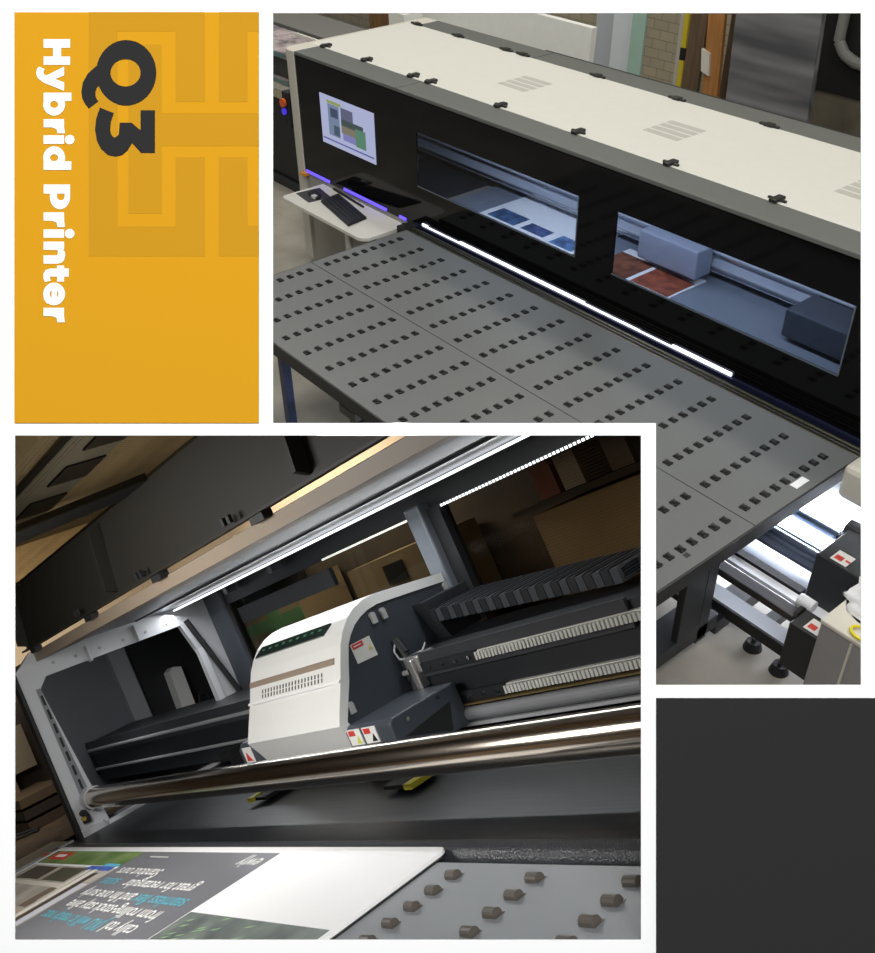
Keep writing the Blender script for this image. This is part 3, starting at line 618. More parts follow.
# warehouse seen past the machine
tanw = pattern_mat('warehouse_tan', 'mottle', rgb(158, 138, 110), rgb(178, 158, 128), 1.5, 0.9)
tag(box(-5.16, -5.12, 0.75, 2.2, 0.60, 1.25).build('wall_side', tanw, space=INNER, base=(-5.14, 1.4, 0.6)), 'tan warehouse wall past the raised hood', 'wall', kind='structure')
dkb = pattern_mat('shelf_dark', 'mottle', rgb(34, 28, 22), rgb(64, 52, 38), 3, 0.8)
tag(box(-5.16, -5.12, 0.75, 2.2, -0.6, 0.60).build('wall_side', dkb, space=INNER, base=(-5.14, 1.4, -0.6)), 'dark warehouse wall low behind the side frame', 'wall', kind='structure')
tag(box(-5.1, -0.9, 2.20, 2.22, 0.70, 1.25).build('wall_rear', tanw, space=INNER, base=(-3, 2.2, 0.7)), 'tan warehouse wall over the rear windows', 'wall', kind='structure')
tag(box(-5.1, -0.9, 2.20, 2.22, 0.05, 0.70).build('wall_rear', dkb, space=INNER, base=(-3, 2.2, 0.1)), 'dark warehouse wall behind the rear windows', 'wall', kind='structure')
def bthing(*a, **k): return thing(INNER, *a, **k)
wood = pattern_mat('bench_wood', 'grain', rgb(74, 60, 44), rgb(98, 80, 58), 4)
wb_ = bthing((-4.6, 1.05, -0.3), 'work_bench', 'wooden bench in the dark beside the grey side frame', 'bench')
box(-5.08, -4.0, 0.80, 1.24, -0.02, 0.0).build('bench_top', wood, wb_)
box(-5.08, -4.9, 1.0, 1.25, -0.3, -0.02).build('leg', wood, wb_)
for i, (z, y1, c) in enumerate(((0.0, 1.20, (70, 56, 40)), (0.05, 1.22, (46, 36, 26)), (0.10, 1.21, (84, 68, 48)))):
    tag(box(-5.06, -4.55, 1.0, y1, z + 0.002, z + 0.04).build('timber_board', mat('timber_%d' % c[0], rgb(*c), 0.7), space=INNER, base=(-4.8, 1.1, z)), ('lowest dark board lying on the bench by the side frame', 'middle black-brown board in the pile on the bench', 'topmost brown board in the pile on the bench')[i], 'board')
tag(box(-5.1, -4.95, 1.1, 1.22, 0.22, 0.42).build('paper_roll', mat('roll_tan', rgb(104, 94, 76), 0.8), space=INNER, base=(-5, 1.15, 0.22)), 'dim tan carton standing above the board pile', 'carton')
box(-4.95, -4.9, 1.05, 1.1, 0.14, 0.44).build('carton_edge', wood, space=INNER, base=(-4.9, 1.1, 0.14)); tag(Node(bpy.data.objects['carton_edge'], INNER, (0, 0, 0)), 'narrow upright batten behind the board pile', 'batten')
mb = MB(); mb.tube([(-4.4, 0.82, 0.006), (-4.5, 0.9, 0.012), (-4.45, 1.0, 0.008), (-4.5, 1.02, 0.01), (-4.55, 0.93, 0.02), (-4.8, 0.92, 0.008)], 0.006, 8)
tag(mb.build('cable', matt_black, space=INNER, base=(-4.5, 0.95, 0.0)), 'tangled black cable lying on the bench', 'cable')
card = pattern_mat('cardboard', 'mottle', rgb(132, 114, 86), rgb(150, 132, 102), 3, 0.8)
for i, (x0, x1, z0, z1, lb) in enumerate(((-3.95, -3.45, 0.15, 0.50, 'cardboard box with green tape seen through the first rear window'), (-3.05, -2.55, 0.15, 0.46, 'cardboard box with a dark label behind the carriage top'),
                                          (-2.05, -1.62, 0.05, 0.40, 'large cardboard box behind the meshed rear window'), (-1.55, -1.1, 0.05, 0.42, 'tall cardboard box with holes at the end of the meshed window'))):
    t = bthing(((x0 + x1) / 2, 2.0, z0), 'cardboard_box', lb, 'box')
    box(x0, x1, 1.95, 2.18, z0, z1).build('carton', card, t)
    if i == 0:
        box(x0 + 0.22, x0 + 0.32, 1.946, 1.95, z0, z1).build('tape', mat('tape_green', rgb(90, 136, 92), 0.6), t); box(x0, x1, 1.947, 1.95, z1 - 0.14, z1 - 0.09).build('tape', mat('tape_green', rgb(90, 136, 92), 0.6), t)
    if i == 1: box(x0 + 0.22, x0 + 0.34, 1.946, 1.95, z1 - 0.10, z1 - 0.03).build('label', matt_black, t)
    if i == 3:
        for k, (hx, hz) in enumerate(((0.08, .13), (0.13, .12), (0.19, .12), (0.26, .13))): cyl((x0 + hx, 1.9505, z1 - hz), (x0 + hx, 1.947, z1 - hz), 0.009, 10).build('hole', matt_black, t)
for i, (x, c) in enumerate(((-2.0, (120, 60, 50)), (-1.9, (150, 140, 130)), (-1.72, (90, 80, 70)), (-1.5, (150, 60, 56)), (-1.36, (160, 150, 140)), (-1.25, (70, 74, 84)))):
    tag(box(x, x + 0.08, 1.96, 2.1, 0.432, 0.53).build('paint_tin', mat('tin_%d_%d' % (c[0], c[2]), rgb(*c), 0.5), space=INNER, base=(x, 2.0, 0.43)),
        ('dull red', 'pale grey', 'brown grey', 'bright red', 'cream', 'slate blue')[i] + ' container on the boxes behind the meshed window', 'container')
tag(box(-2.1, -1.05, 1.93, 2.17, 0.415, 0.43).build('storage_shelf', dkb, space=INNER, base=(-1.6, 2.05, 0.415)), 'dark shelf behind the meshed rear window', 'shelf')

# ------------------------------------------------------------------ the machine
side_grey = mat('side_grey', rgb(186, 188, 192), 0.42, var=0.03); inner_grey = mat('wall_grey', rgb(100, 103, 108), 0.5)
dark_metal = mat('dark_metal', rgb(27, 29, 32), 0.5); slate = mat('slate', rgb(66, 72, 80), 0.45)
pm = bthing((-2.6, 1.4, 0.0), 'open_printer', 'open printer seen close up with its hood raised over a chrome bar', 'printer')
X0 = -3.7
# side frame with a notched window
mb = MB()
o_ = [(0.955, -0.02), (0.955, 0.60), (1.03, 0.655), (1.58, 0.60), (1.735, 0.585), (1.735, 0.10), (1.735, -0.02), (1.10, -0.02)]
i_ = [(1.06, 0.005), (1.015, 0.52), (1.05, 0.556), (1.575, 0.53), (1.605, 0.40), (1.60, 0.17), (1.55, 0.0), (1.2, -0.002)]
o2 = o_ + o_[:1]; i2 = i_ + i_[:1]
mb.strip([(X0, y, z) for y, z in o2], [(X0, y, z) for y, z in i2], (-0.03, 0, 0))
sf = mb.build('side_frame', side_grey, pm)
mb = MB(); mb.xprism([(1.00, 0.10), (1.00, 0.525), (1.014, 0.525), (1.035, 0.10)], X0 - 0.03, X0 + 0.001); mb.build('slot_strip', mat('strip_mid', rgb(120, 122, 126), 0.45), sf)
for k in range(7):
    z = 0.145 + k * 0.053
    y = 1.017 - (z - 0.1) * 0.02
    box(X0 + 0.001, X0 + 0.003, y - 0.004, y + 0.004, z, z + 0.036).build('slot', matt_black, sf)
for y, z in ((1.09, 0.590), (1.17, 0.580), (1.26, 0.573), (1.35, 0.566), (1.44, 0.560), (1.53, 0.556), (1.62, 0.50), (1.64, 0.44)):
    cyl((X0, y, z), (X0 + 0.004, y, z), 0.006, 10).build('screw', mat('screw_grey', rgb(150, 150, 150), 0.5), sf)
for y in (1.21, 1.40): box(X0 + 0.0005, X0 + 0.03, y - 0.004, y + 0.004, 0.54, 0.60).build('rib', side_grey, sf)
mb = MB(); mb.xprism([(0.945, -0.02), (0.945, 0.60), (0.957, 0.60), (0.957, -0.02)], X0 - 0.04, X0 + 0.006); mb.build('edge_seal', matt_black, sf)
box(X0 - 0.02, X0 + 0.01, 0.957, 1.04, -0.03, 0.02).build('foot_plate', side_grey, sf, bevel=0.004)
mb = MB(); mb.cyl((X0, 0.985, 0.07), (X0 + 0.02, 0.985, 0.07), 0.012, 12); mb.box(X0, X0 + 0.015, 0.975, 1.0, 0.035, 0.055); mb.build('catch', matt_black, sf)
cyl((X0 + 0.004, 0.978, 0.052), (X0 + 0.022, 0.978, 0.052), 0.007, 10).build('brass_pin', mat('brass', rgb(180, 150, 60), 0.4), sf)
mb = MB(); mb.tube([(X0 + 0.01, 1.60, 0.54), (X0 + 0.03, 1.69, 0.17)], 0.011, 10); mb.build('gas_strut', matt_black, sf)
box(X0 - 0.02, X0 + 0.01, 1.60, 1.625, 0.18, 0.42).build('grey_upright', mat('upright_pale', rgb(206, 208, 212), 0.4), sf)
# cabinet at the far end behind the frame
mb = MB(); mb.box(-4.97, -4.95, 1.30, 2.19, -0.05, 0.62); mb.build('end_wall', inner_grey, pm)
mb = MB(); mb.zprism([(-3.73, 0.99), (-4.95, 1.30), (-4.95, 1.29), (-3.73, 0.98)], -0.05, 0.62); mb.build('end_wall', inner_grey, pm)
box(-4.95, X0 - 0.03, 0.99, 2.19, -0.06, -0.05).build('end_floor', inner_grey, pm)
box(-4.95, X0 - 0.03, 0.99, 2.19, 0.62, 0.63).build('end_roof', dark_metal, pm)
box(-4.95, X0 - 0.03, 2.17, 2.19, -0.05, 0.62).build('end_wall', dark_metal, pm)
box(-4.95, -4.94, 1.80, 2.17, -0.05, 0.62).build('dark_backing', matt_black, pm)
box(-4.95, -4.90, 1.69, 1.775, -0.05, 0.60).build('column', mat('column_grey', rgb(140, 143, 147), 0.5), pm)
wbx = MB().xprism([(1.91, 0.10), (1.925, 0.35), (1.95, 0.365), (1.99, 0.35), (1.98, 0.10)], -4.94, -4.86).build('white_tank', mat('tank_white', rgb(215, 215, 212), 0.5), pm)
mb = MB(); mb.tube([(-4.85, 2.03 + 0.025 * math.cos(t * .5), 0.15 + 0.04 * math.sin(t * .5)) for t in range(13)], 0.006, 8); mb.build('hose', matt_black, pm)
# gantry beam and its rails
xe = wall_x(1.45, 0.1)
bm_ = box(-4.92, wall_x(1.45, 0.2) - 0.02, 1.45, 1.68, 0.02, 0.205).build('gantry_beam', mat('beam_dark', rgb(30, 32, 36), 0.45), pm)
MB().xprism([(1.445, 0.055), (1.445, 0.20), (1.69, 0.19), (1.69, 0.05)], -4.95, -4.92).build('end_bracket', dark_metal, bm_)
cyl((-4.915, 1.60, 0.185), (-4.88, 1.60, 0.185), 0.014, 12).build('red_button', mat('button_red', rgb(200, 50, 50), 0.4), bm_)
box(-4.92, xe, 1.44, 1.45, 0.150, 0.212).build('beam_edge', mat('beam_edge', rgb(58, 60, 64), 0.35), bm_)
steelr = mat('rail_steel_sheen', rgb(186, 188, 190), 0.3, metal=0.25)  # pale, barely metallic base stands in for the rails' highlights
for z, r in ((0.172, 0.007), (0.080, 0.006)):
    cyl((-4.9, 1.437, z), (-2.1, 1.437, z), r, 12).build('rail', steelr, bm_, smooth=False)
rack = mat('rack_grey', rgb(205, 205, 200), 0.4)
for z, x0 in ((0.174, -1.87), (0.082, -1.82)):
    mb = MB(); x = x0; xend = wall_x(1.43, z) - 0.01
    mb.box(x0, xend, 1.438, 1.45, z - 0.011, z + 0.011)
    while x < xend - 0.008:
        mb.prism([(x, 1.425, z - 0.009), (x + 0.0075, 1.425, z - 0.009), (x + 0.0095, 1.425, z + 0.009), (x + 0.002, 1.425, z + 0.009)], (0, 0.013, 0)); x += 0.0125
    mb.build('toothed_rack', rack, bm_)
    box(-2.15, x0, 1.432, 1.45, z - 0.013, z + 0.013).build('rail_cover', dark_metal, bm_)
    for k in range(4): cyl((x0 - 0.03 - k * 0.055, 1.432, z), (x0 - 0.03 - k * 0.055, 1.427, z), 0.005, 10).build('screw', MATS['chrome'], bm_)
cyl((-2.1, 1.43, 0.040), (wall_x(1.43, .04) - .01, 1.43, 0.040), 0.017, 16).build('tube_rail', mat('tube_steel_sheen', rgb(150, 152, 156), 0.3, metal=0.3), bm_)  # bright sheen of the tube is put into its pale base
box(-2.1, wall_x(1.42, .06) - .01, 1.425, 1.45, 0.062, 0.066).build('copper_strip', mat('strip_brass', rgb(150, 130, 90), 0.3, metal=0.6), bm_)
box(-2.1, wall_x(1.42, .01) - .01, 1.42, 1.45, 0.012, 0.02).build('bright_strip', steelr, bm_)
cyl((-2.98, 1.41, 0.045), (-2.72, 1.41, 0.045), 0.016, 14).build('tube_rail', steelr, bm_)
mb = MB()
for x in (-3.35, -3.2, -3.08): mb.box(x, x + 0.03, 1.40, 1.45, 0.0, 0.07)
mb.box(-3.5, -3.0, 1.43, 1.45, 0.02, 0.05); mb.build('pinch_arm', matt_black, bm_)
# chrome bar
mb = MB(); mb.cyl((X0, 1.03, 0.103), (wall_x(1.03, 0.10) + 0.06, 1.03, 0.103), 0.0365, 40)
cb_ = mb.build('chrome_bar', mat('chrome_bar', rgb(206, 196, 184), 0.16, metal=1.0, var=0.03), pm, smooth=True)
MB().cyl((X0 - 0.005, 1.03, 0.103), (X0 + 0.05, 1.03, 0.103), 0.040, 24).build('collar', side_grey, cb_)
# belt
belt = pattern_mat('belt_black', 'streak', rgb(15, 17, 19), rgb(36, 39, 43), 12, 0.38)
mb = MB(); mb.zprism([(X0 + 0.06, 0.90), (wall_x(0.9, 0) - .005, 0.90), (wall_x(1.9, 0) - .03, 1.9), (X0 + 0.06, 1.9)], -0.02, 0.0)
mb.build('belt', belt, pm)
mb = MB(); mb.cyl((X0 + 0.04, 0.893, -0.022), (wall_x(0.89, 0) - .005, 0.893, -0.022), 0.027, 24); mb.build('belt_roller', mat('roller_black', rgb(58, 60, 64), 0.3, bump=0.25, bscale=300), pm, smooth=True)
mb = MB(); mb.zprism([(X0 + 0.05, 0.845), (wall_x(0.85, 0) - .004, 0.845), (wall_x(0.87, 0) - .004, 0.87), (X0 + 0.05, 0.87)], -0.05, -0.02); mb.build('gap_cover', matt_black, pm)
box(X0 + 0.02, X0 + 0.055, 1.04, 1.50, -0.02, 0.012).build('belt_guide', mat('guide_pale', rgb(196, 198, 200), 0.4), pm)
# roof beam, silver roof lining, light strips
rx = wall_x(1.04, 0.64) - 0.02
mb = MB(); mb.xprism([(1.04, 0.615), (1.04, 0.648), (1.06, 0.652), (1.20, 0.640), (1.20, 0.622)], X0 - 0.03, wall_x(1.2, 0.64)); mb.build('front_beam', mat('beam_warm_lit', rgb(138, 124, 108), 0.5), pm)  # beige carries the warm surrounding light on the beam
mb = MB(); mb.xprism([(1.20, 0.625), (1.20, 0.632), (1.42, 0.622), (1.60, 0.603), (1.60, 0.597), (1.42, 0.614)], X0 - 0.03, wall_x(1.5, 0.62)); lin_ = mb.build('roof_lining', mat('lining_silver', rgb(116, 120, 126), 0.35, metal=0.15), pm)
box(X0, wall_x(1.42, 0.61), 1.42, 1.423, 0.608, 0.614).build('seam', slate, lin_)
ledw = mat('led_white', (1, 1, 1, 1), 0.4, emit=(0.95, 0.98, 1.0, 1), es=1.7, var=0)
mb = MB(); mb.xprism([(1.560, 0.588), (1.560, 0.594), (1.588, 0.594), (1.588, 0.588)], X0 + 0.03, wall_x(1.57, 0.59)); mb.build('led_strip', ledw, pm)
ledd = mat('led_dot', (1, 1, 1, 1), 0.4, emit=(0.95, 0.98, 1.0, 1), es=1.6, var=0)
mb = MB(); x = -2.17
while x < wall_x(1.72, 0.535) - 0.01: mb.box(x, x + 0.006, 1.709, 1.713, 0.5295, 0.5365); x += 0.0145
mb.build('led_strip', ledd, pm)
mb = MB(); mb.box(-2.78, -2.27, 1.709, 1.713, 0.530, 0.536); mb.build('led_strip', mat('led_dim', (1, 1, 1, 1), 0.4, emit=(0.9, 0.92, 0.8, 1), es=0.7, var=0), pm)
# rear frame with two tinted windows
mb = MB(); xr_ = wall_x(1.72, 0.4)
mb.box(X0, xr_, 1.60, 1.80, 0.605, 0.63); mb.box(X0, xr_, 1.715, 1.735, 0.53, 0.605); mb.box(X0, xr_, 1.715, 1.735, -0.02, 0.13)
mb.build('rear_frame', dark_metal, pm)
box(X0, -3.55, 1.70, 1.735, 0.1, 0.6).build('rear_post', slate, pm, bevel=0.006)
rp_ = box(-2.235, -2.165, 1.675, 1.735, 0.05, 0.56).build('rear_post', mat('post_slate', rgb(104, 110, 118), 0.4), pm, bevel=0.006)
box(-2.17, -2.11, 1.70, 1.735, 0.05, 0.54).build('post_flange', dark_metal, rp_)
film = glass('meshed_pane', (0.74, 0.70, 0.64, 1), 0.2, film=(140.0, 0.26, rgb(60, 52, 44)))
clearp = glass('smoked_pane', (0.62, 0.60, 0.54, 1), 0.25)
box(-3.55, -2.235, 1.722, 1.727, 0.13, 0.53).build('rear_window', clearp, pm)
box(-2.11, xr_ - 0.01, 1.722, 1.727, 0.13, 0.53).build('rear_window', film, pm)
for x in (-3.42, -3.05): box(x, x + 0.03, 1.66, 1.70, 0.565, 0.59).build('hinge', slate, pm)
box(-3.45, -2.75, 1.70, 1.715, 0.44, 0.50).build('rear_baffle', mat('baffle', rgb(18, 19, 22), 0.6), pm)
# raised hood: flap, front sheet with panes
hood_b = mat('hood_black', rgb(36, 34, 30), 0.55, spec=0.3)
hx = wall_x(1.05, 0.75) - 0.02
hd = MB().xprism([(1.04, 0.662), (1.03, 0.662), (1.06, 0.885), (1.075, 0.885)], X0 - 0.02, wall_x(1.05, 0.66) - 0.06).build('hood', hood_b, pm)
MB().xprism([(1.033, 0.662), (1.012, 0.662), (1.012, 0.668), (1.034, 0.668)], X0 - 0.02, wall_x(1.05, 0.66) - 0.06).build('flange', hood_b, hd)
for x in (-2.73, -1.60, -3.70):
    MB().xprism([(1.034, 0.675), (1.000, 0.69), (1.02, 0.86), (1.056, 0.876)], x, x + 0.014).build('rib', hood_b, hd)
for x in (-3.62, -2.99, -2.42, -1.83): box(x - 0.03, x + 0.03, 1.02, 1.045, 0.645, 0.668).build('hinge', matt_black, hd)
for x in (-3.05, -2.50, -1.95):
    mb = MB(); mb.box(x, x + 0.012, 1.004, 1.012, 0.672, 0.690); mb.box(x + 0.03, x + 0.042, 1.004, 1.012, 0.672, 0.690); mb.build('lug', matt_black, hd)
def hz(y): return 0.882 + (y - 1.075) * 0.0748
def hood_bar(x0, x1, y0, y1, nm='window_frame', t=0.012):
    return MB().xprism([(y0, hz(y0)), (y1, hz(y1)), (y1, hz(y1) + t), (y0, hz(y0) + t)], x0, x1).build(nm, hood_b, hd)
hood_bar(X0 - 0.02, wall_x(1.05, 0.88) - 0.05, 1.06, 1.075); hood_bar(-2.50, -2.32, 0.45, 1.06, t=0.02); hood_bar(-3.72, -3.6, 0.45, 1.06)
hood_bar(-3.6, wall_x(0.4, 0.84) - 0.05, 0.40, 0.45)
hp = glass('hood_pane', (0.74, 0.68, 0.56, 1), 0.25, film=(90.0, 0.18, rgb(48, 40, 28)))
for x0, x1 in ((-3.6, -2.50), (-2.32, wall_x(0.75, 0.86) - 0.12)):
    MB().xprism([(0.45, hz(.45) + .004), (1.06, hz(1.06) + .004), (1.06, hz(1.06) + .008), (0.45, hz(.45) + .008)], x0, x1).build('hood_window', hp, hd)
# warehouse roof above the raised hood
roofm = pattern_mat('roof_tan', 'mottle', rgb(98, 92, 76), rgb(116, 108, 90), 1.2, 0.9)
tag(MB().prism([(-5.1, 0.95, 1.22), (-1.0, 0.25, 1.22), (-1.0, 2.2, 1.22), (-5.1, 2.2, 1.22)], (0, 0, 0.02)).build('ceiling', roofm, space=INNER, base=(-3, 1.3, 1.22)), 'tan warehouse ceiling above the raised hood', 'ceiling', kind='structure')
tr = bthing((-3.7, 1.3, 1.18), 'roof_truss', 'slate roof truss with dark square panels above the raised hood', 'truss')
tm = mat('truss_slate', rgb(58, 64, 70), 0.6)
box(-4.9, -2.35, 1.20, 1.46, 1.195, 1.215).build('beam', tm, tr)
for x in (-4.15, -3.66, -3.22, -2.8): box(x, x + 0.25, 1.30, 1.45, 1.188, 1.196).build('dark_panel', mat('panel_black', rgb(8, 8, 9), 0.8, spec=0.1), tr)

# ------------------------------------------------------------------ print carriage
XL, XR = -2.71, -2.184
cg = bthing((-2.45, 1.45, 0.03), 'print_carriage', 'white curved print carriage with slotted vents behind the chrome bar', 'carriage')
outer = [(1.238, 0.062), (1.200, 0.137), (1.226, 0.186), (1.250, 0.228), (1.272, 0.272), (1.280, 0.287), (1.295, 0.315), (1.316, 0.342), (1.343, 0.366), (1.372, 0.382), (1.405, 0.391), (1.444, 0.393), (1.56, 0.379), (1.692, 0.362)]
inner = [(1.258, 0.062), (1.226, 0.137), (1.250, 0.180), (1.275, 0.222), (1.296, 0.266), (1.303, 0.280), (1.316, 0.305), (1.333, 0.324), (1.355, 0.342), (1.380, 0.354), (1.408, 0.362), (1.442, 0.365), (1.556, 0.353), (1.688, 0.338)]
cov = mat('carriage_white', (0.80, 0.80, 0.78, 1), 0.35, var=0.02)
mb = MB(); mb.strip([(XL, y, z) for y, z in outer], [(XL, y, z) for y, z in inner], (XR - XL, 0, 0))
cvr = mb.build('cover', cov, cg, smooth=False)
groove = mat('groove_taupe', rgb(150, 134, 118), 0.5)
MB().xprism([(1.2710, 0.274), (1.2765, 0.286), (1.2835, 0.290), (1.276, 0.272)], XL, XR - 0.03).build('groove', groove, cvr)
MB().xprism([(1.246, 0.231), (1.249, 0.237), (1.256, 0.236), (1.254, 0.230)], XL, XR).build('ridge', mat('ridge_highlight', (0.9, 0.9, 0.9, 1), 0.3), cvr)  # whiter than the cover: the seam's highlight is in the colour
vm = mat('vent_dark', rgb(96, 92, 88), 0.6)
def face_y(z): return 1.250 + (z - 0.228) * 0.5
for k in range(20):
    x = -2.628 + k * 0.0182
    for za, zb in ((0.241, 0.2505), (0.253, 0.2625)):
        mb = MB(); mb.prism([(x, face_y(za) - 0.0012, za), (x + 0.006, face_y(za) - 0.0012, za), (x + 0.006, face_y(zb) - 0.0012, zb), (x, face_y(zb) - 0.0012, zb)], (0, 0.004, 0))
        mb.build('vent_slot', vm, cvr)
# status window along the curved top
MB().prism([(-2.690, 1.314, 0.3475), (-2.285, 1.314, 0.3475), (-2.262, 1.338, 0.3685), (-2.670, 1.338, 0.3685)], (0, 0.006, -0.006)).build('status_window', mat('status_green', rgb(24, 40, 32), 0.15), cvr)
mb = MB()
for k in range(9):
    x = -2.65 + k * 0.042; mb.prism([(x, 1.325, 0.3585), (x + 0.014, 1.325, 0.3585), (x + 0.016, 1.329, 0.3622), (x + 0.002, 1.329, 0.3622)], (0, -0.001, 0.001))
mb.build('status_lamp', mat('lamp_green', rgb(60, 110, 84), 0.4), cvr)
poly = [(y, z) for y, z in inner] + [(1.688, 0.12), (1.60, 0.10), (1.30, 0.10)]
flank = mat('flank_slate', rgb(58, 64, 72), 0.5)
MB().xprism(poly, XR - 0.025, XR - 0.006).build('side_panel', flank, cg)
MB().xprism(poly, XL + 0.006, XL + 0.02).build('side_panel', flank, cg)
box(XL + 0.02, XR - 0.03, 1.30, 1.66, 0.03, 0.12).build('head_block', matt_black, cg)
# sticker, catches, connector, cable on the flank
st = MB().prism([(XR - 0.005, 1.321, 0.301), (XR - 0.005, 1.384, 0.301), (XR - 0.005, 1.386, 0.247), (XR - 0.005, 1.321, 0.250)], (0.001, 0, 0)).build('sticker', warn_w, cg)
box(XR - 0.004, XR - 0.003, 1.324, 1.358, 0.286, 0.299).build('red_band', warn_r, st); box(XR - 0.003, XR - 0.0025, 1.328, 1.352, 0.291, 0.294).build('lettering', warn_w, st)
MB().prism([(XR - 0.004, 1.367, 0.268), (XR - 0.004, 1.379, 0.268), (XR - 0.004, 1.373, 0.280)], (0.001, 0, 0)).build('triangle', warn_y, st)
for y, z in ((1.415, 0.336), (1.449, 0.335), (1.672, 0.322), (1.252, 0.162)):
    mb = MB(); mb.cyl((XR - 0.006, y, z + .008), (XR + 0.004, y, z + .008), 0.008, 12); mb.box(XR - 0.006, XR + 0.003, y - 0.006, y + 0.008, z - 0.014, z + 0.004); mb.build('catch', mat('catch_grey', rgb(180, 180, 180), 0.4), cg)
mb = MB(); mb.xprism([(1.545, 0.318), (1.70, 0.318), (1.70, 0.20), (1.585, 0.205)], XR - 0.006, XR + 0.05); mb.build('chain_mount', mat('mount_dark', rgb(44, 47, 52), 0.5), cg)
mb = MB(); mb.xprism([(1.52, 0.205), (1.70, 0.205), (1.70, 0.19), (1.51, 0.19)], XR - 0.006, XR + 0.07); mb.build('mount_lip', mat('lip_tan', rgb(150, 124, 78), 0.5), cg)
mb = MB(); mb.box(XR + 0.02, XR + 0.085, 1.43, 1.49, 0.165, 0.21); mb.box(XR + 0.045, XR + 0.07, 1.42, 1.45, 0.125, 0.205); mb.build('clamp_block', mat('clamp_alloy', rgb(176, 176, 176), 0.3, metal=0.7), cg, bevel=0.004)
mb = MB(); mb.tube([(XR, 1.45, 0.262), (XR + .02, 1.448, 0.22), (XR + .03, 1.44, 0.17), (XR + .03, 1.43, 0.12)], 0.012, 12); mb.build('corrugated_hose', matt_black, cg)
mb = MB(); mb.tube([(XR + .002, 1.45, 0.262), (XR + .01, 1.425, 0.235), (XR + .02, 1.425, 0.212), (XR + .035, 1.45, 0.203), (XR + .06, 1.475, 0.212), (XR + .06, 1.49, 0.225)], 0.0025, 8); mb.build('thin_cable', mat('cable_grey', rgb(170, 172, 174), 0.4), cg)
# curing lamp housings at both ends of the carriage
lamp = mat('lamp_slate', rgb(62, 68, 76), 0.42)
for x0, x1, zt, y1, nm in ((XR - 0.005, -1.985, 0.128, 1.425, 0), (XL - 0.10, XL + 0.002, 0.135, 1.38, 1)):
    h = MB().xprism([(1.21, 0.066), (1.21, 0.118), (1.222, zt), (y1, zt), (y1, 0.02), (1.36, 0.02)], x0, x1).build('lamp_housing', lamp, cg, bevel=0.004)
    if nm == 0:
        MB().xprism([(1.235, 0.075), (1.39, 0.092), (1.365, 0.028)], x1, x1 + 0.0015).build('side_recess', matt_black, h)
        for y, z in ((1.26, 0.108), (1.36, 0.115)): cyl((x1, y, z), (x1 + .004, y, z), 0.005, 10).build('screw', MATS['chrome'], h)
        for lx, sym in ((-2.175, 'y'), (-2.105, 'k')):
            lb = box(lx, lx + 0.058, 1.207, 1.2095, 0.082, 0.122).build('warning_label', warn_w, h)
            box(lx + 0.006, lx + 0.034, 1.206, 1.207, 0.106, 0.119).build('red_band', warn_r, lb)
            MB().prism([(lx + .03, 1.206, .086), (lx + .052, 1.206, .086), (lx + .043, 1.206, .105)], (0, .001, 0)).build('symbol', warn_y if sym == 'y' else matt_black, lb)
    else:
        lb = box(x0 + 0.03, x0 + 0.085, 1.207, 1.2095, 0.080, 0.125).build('warning_label', warn_w, h)
        MB().prism([(x0 + .04, 1.206, .085), (x0 + .075, 1.206, .085), (x0 + .05, 1.206, .112)], (0, .001, 0)).build('symbol', warn_r, lb)
        box(x0 - 0.01, x0 + 0.03, 1.22, 1.35, 0.05, 0.12).build('end_cap', matt_black, h)
ylw = mat('guard_yellow', rgb(214, 204, 60), 0.4)
for x0 in (-1.83, -2.60):
    g = box(x0 - 0.10 if x0 > -2.5 else x0, x0 if x0 > -2.5 else x0 + 0.08, 1.10, 1.20, 0.012, 0.02).build('guard_foot', matt_black, cg)
    box(x0 - 0.006, x0 + 0.022, 1.090, 1.16, 0.012, 0.024).build('yellow_tip', ylw, g)
# cable chain feeding the carriage
ch = bthing((-1.8, 1.6, 0.25), 'cable_chain', 'black cable chain running from the carriage along the beam', 'cable chain')
x = XR + 0.055; k = 0; xe2 = wall_x(1.62, 0.25) - 0.02
chm = mat('chain_black', rgb(38, 40, 44), 0.35); chl = mat('chain_link', rgb(66, 70, 76), 0.35)
while x < xe2 - 0.02:
    z = 0.296 - (x - XR) * 0.055
    mb = MB()
    for yy in (1.545, 1.70): mb.box(x, x + 0.0235, yy, yy + 0.012, z - 0.034, z)
    mb.prism([(x + .004, 1.557, z - .003), (x + .017, 1.557, z - .003), (x + .024, 1.70, z - .003), (x + .011, 1.70, z - .003)], (0, 0, 0.004)); mb.box(x, x + .02, 1.557, 1.70, z - .034, z - .03)
    mb.build('link', chl if k % 2 else chm, ch); x += 0.026; k += 1

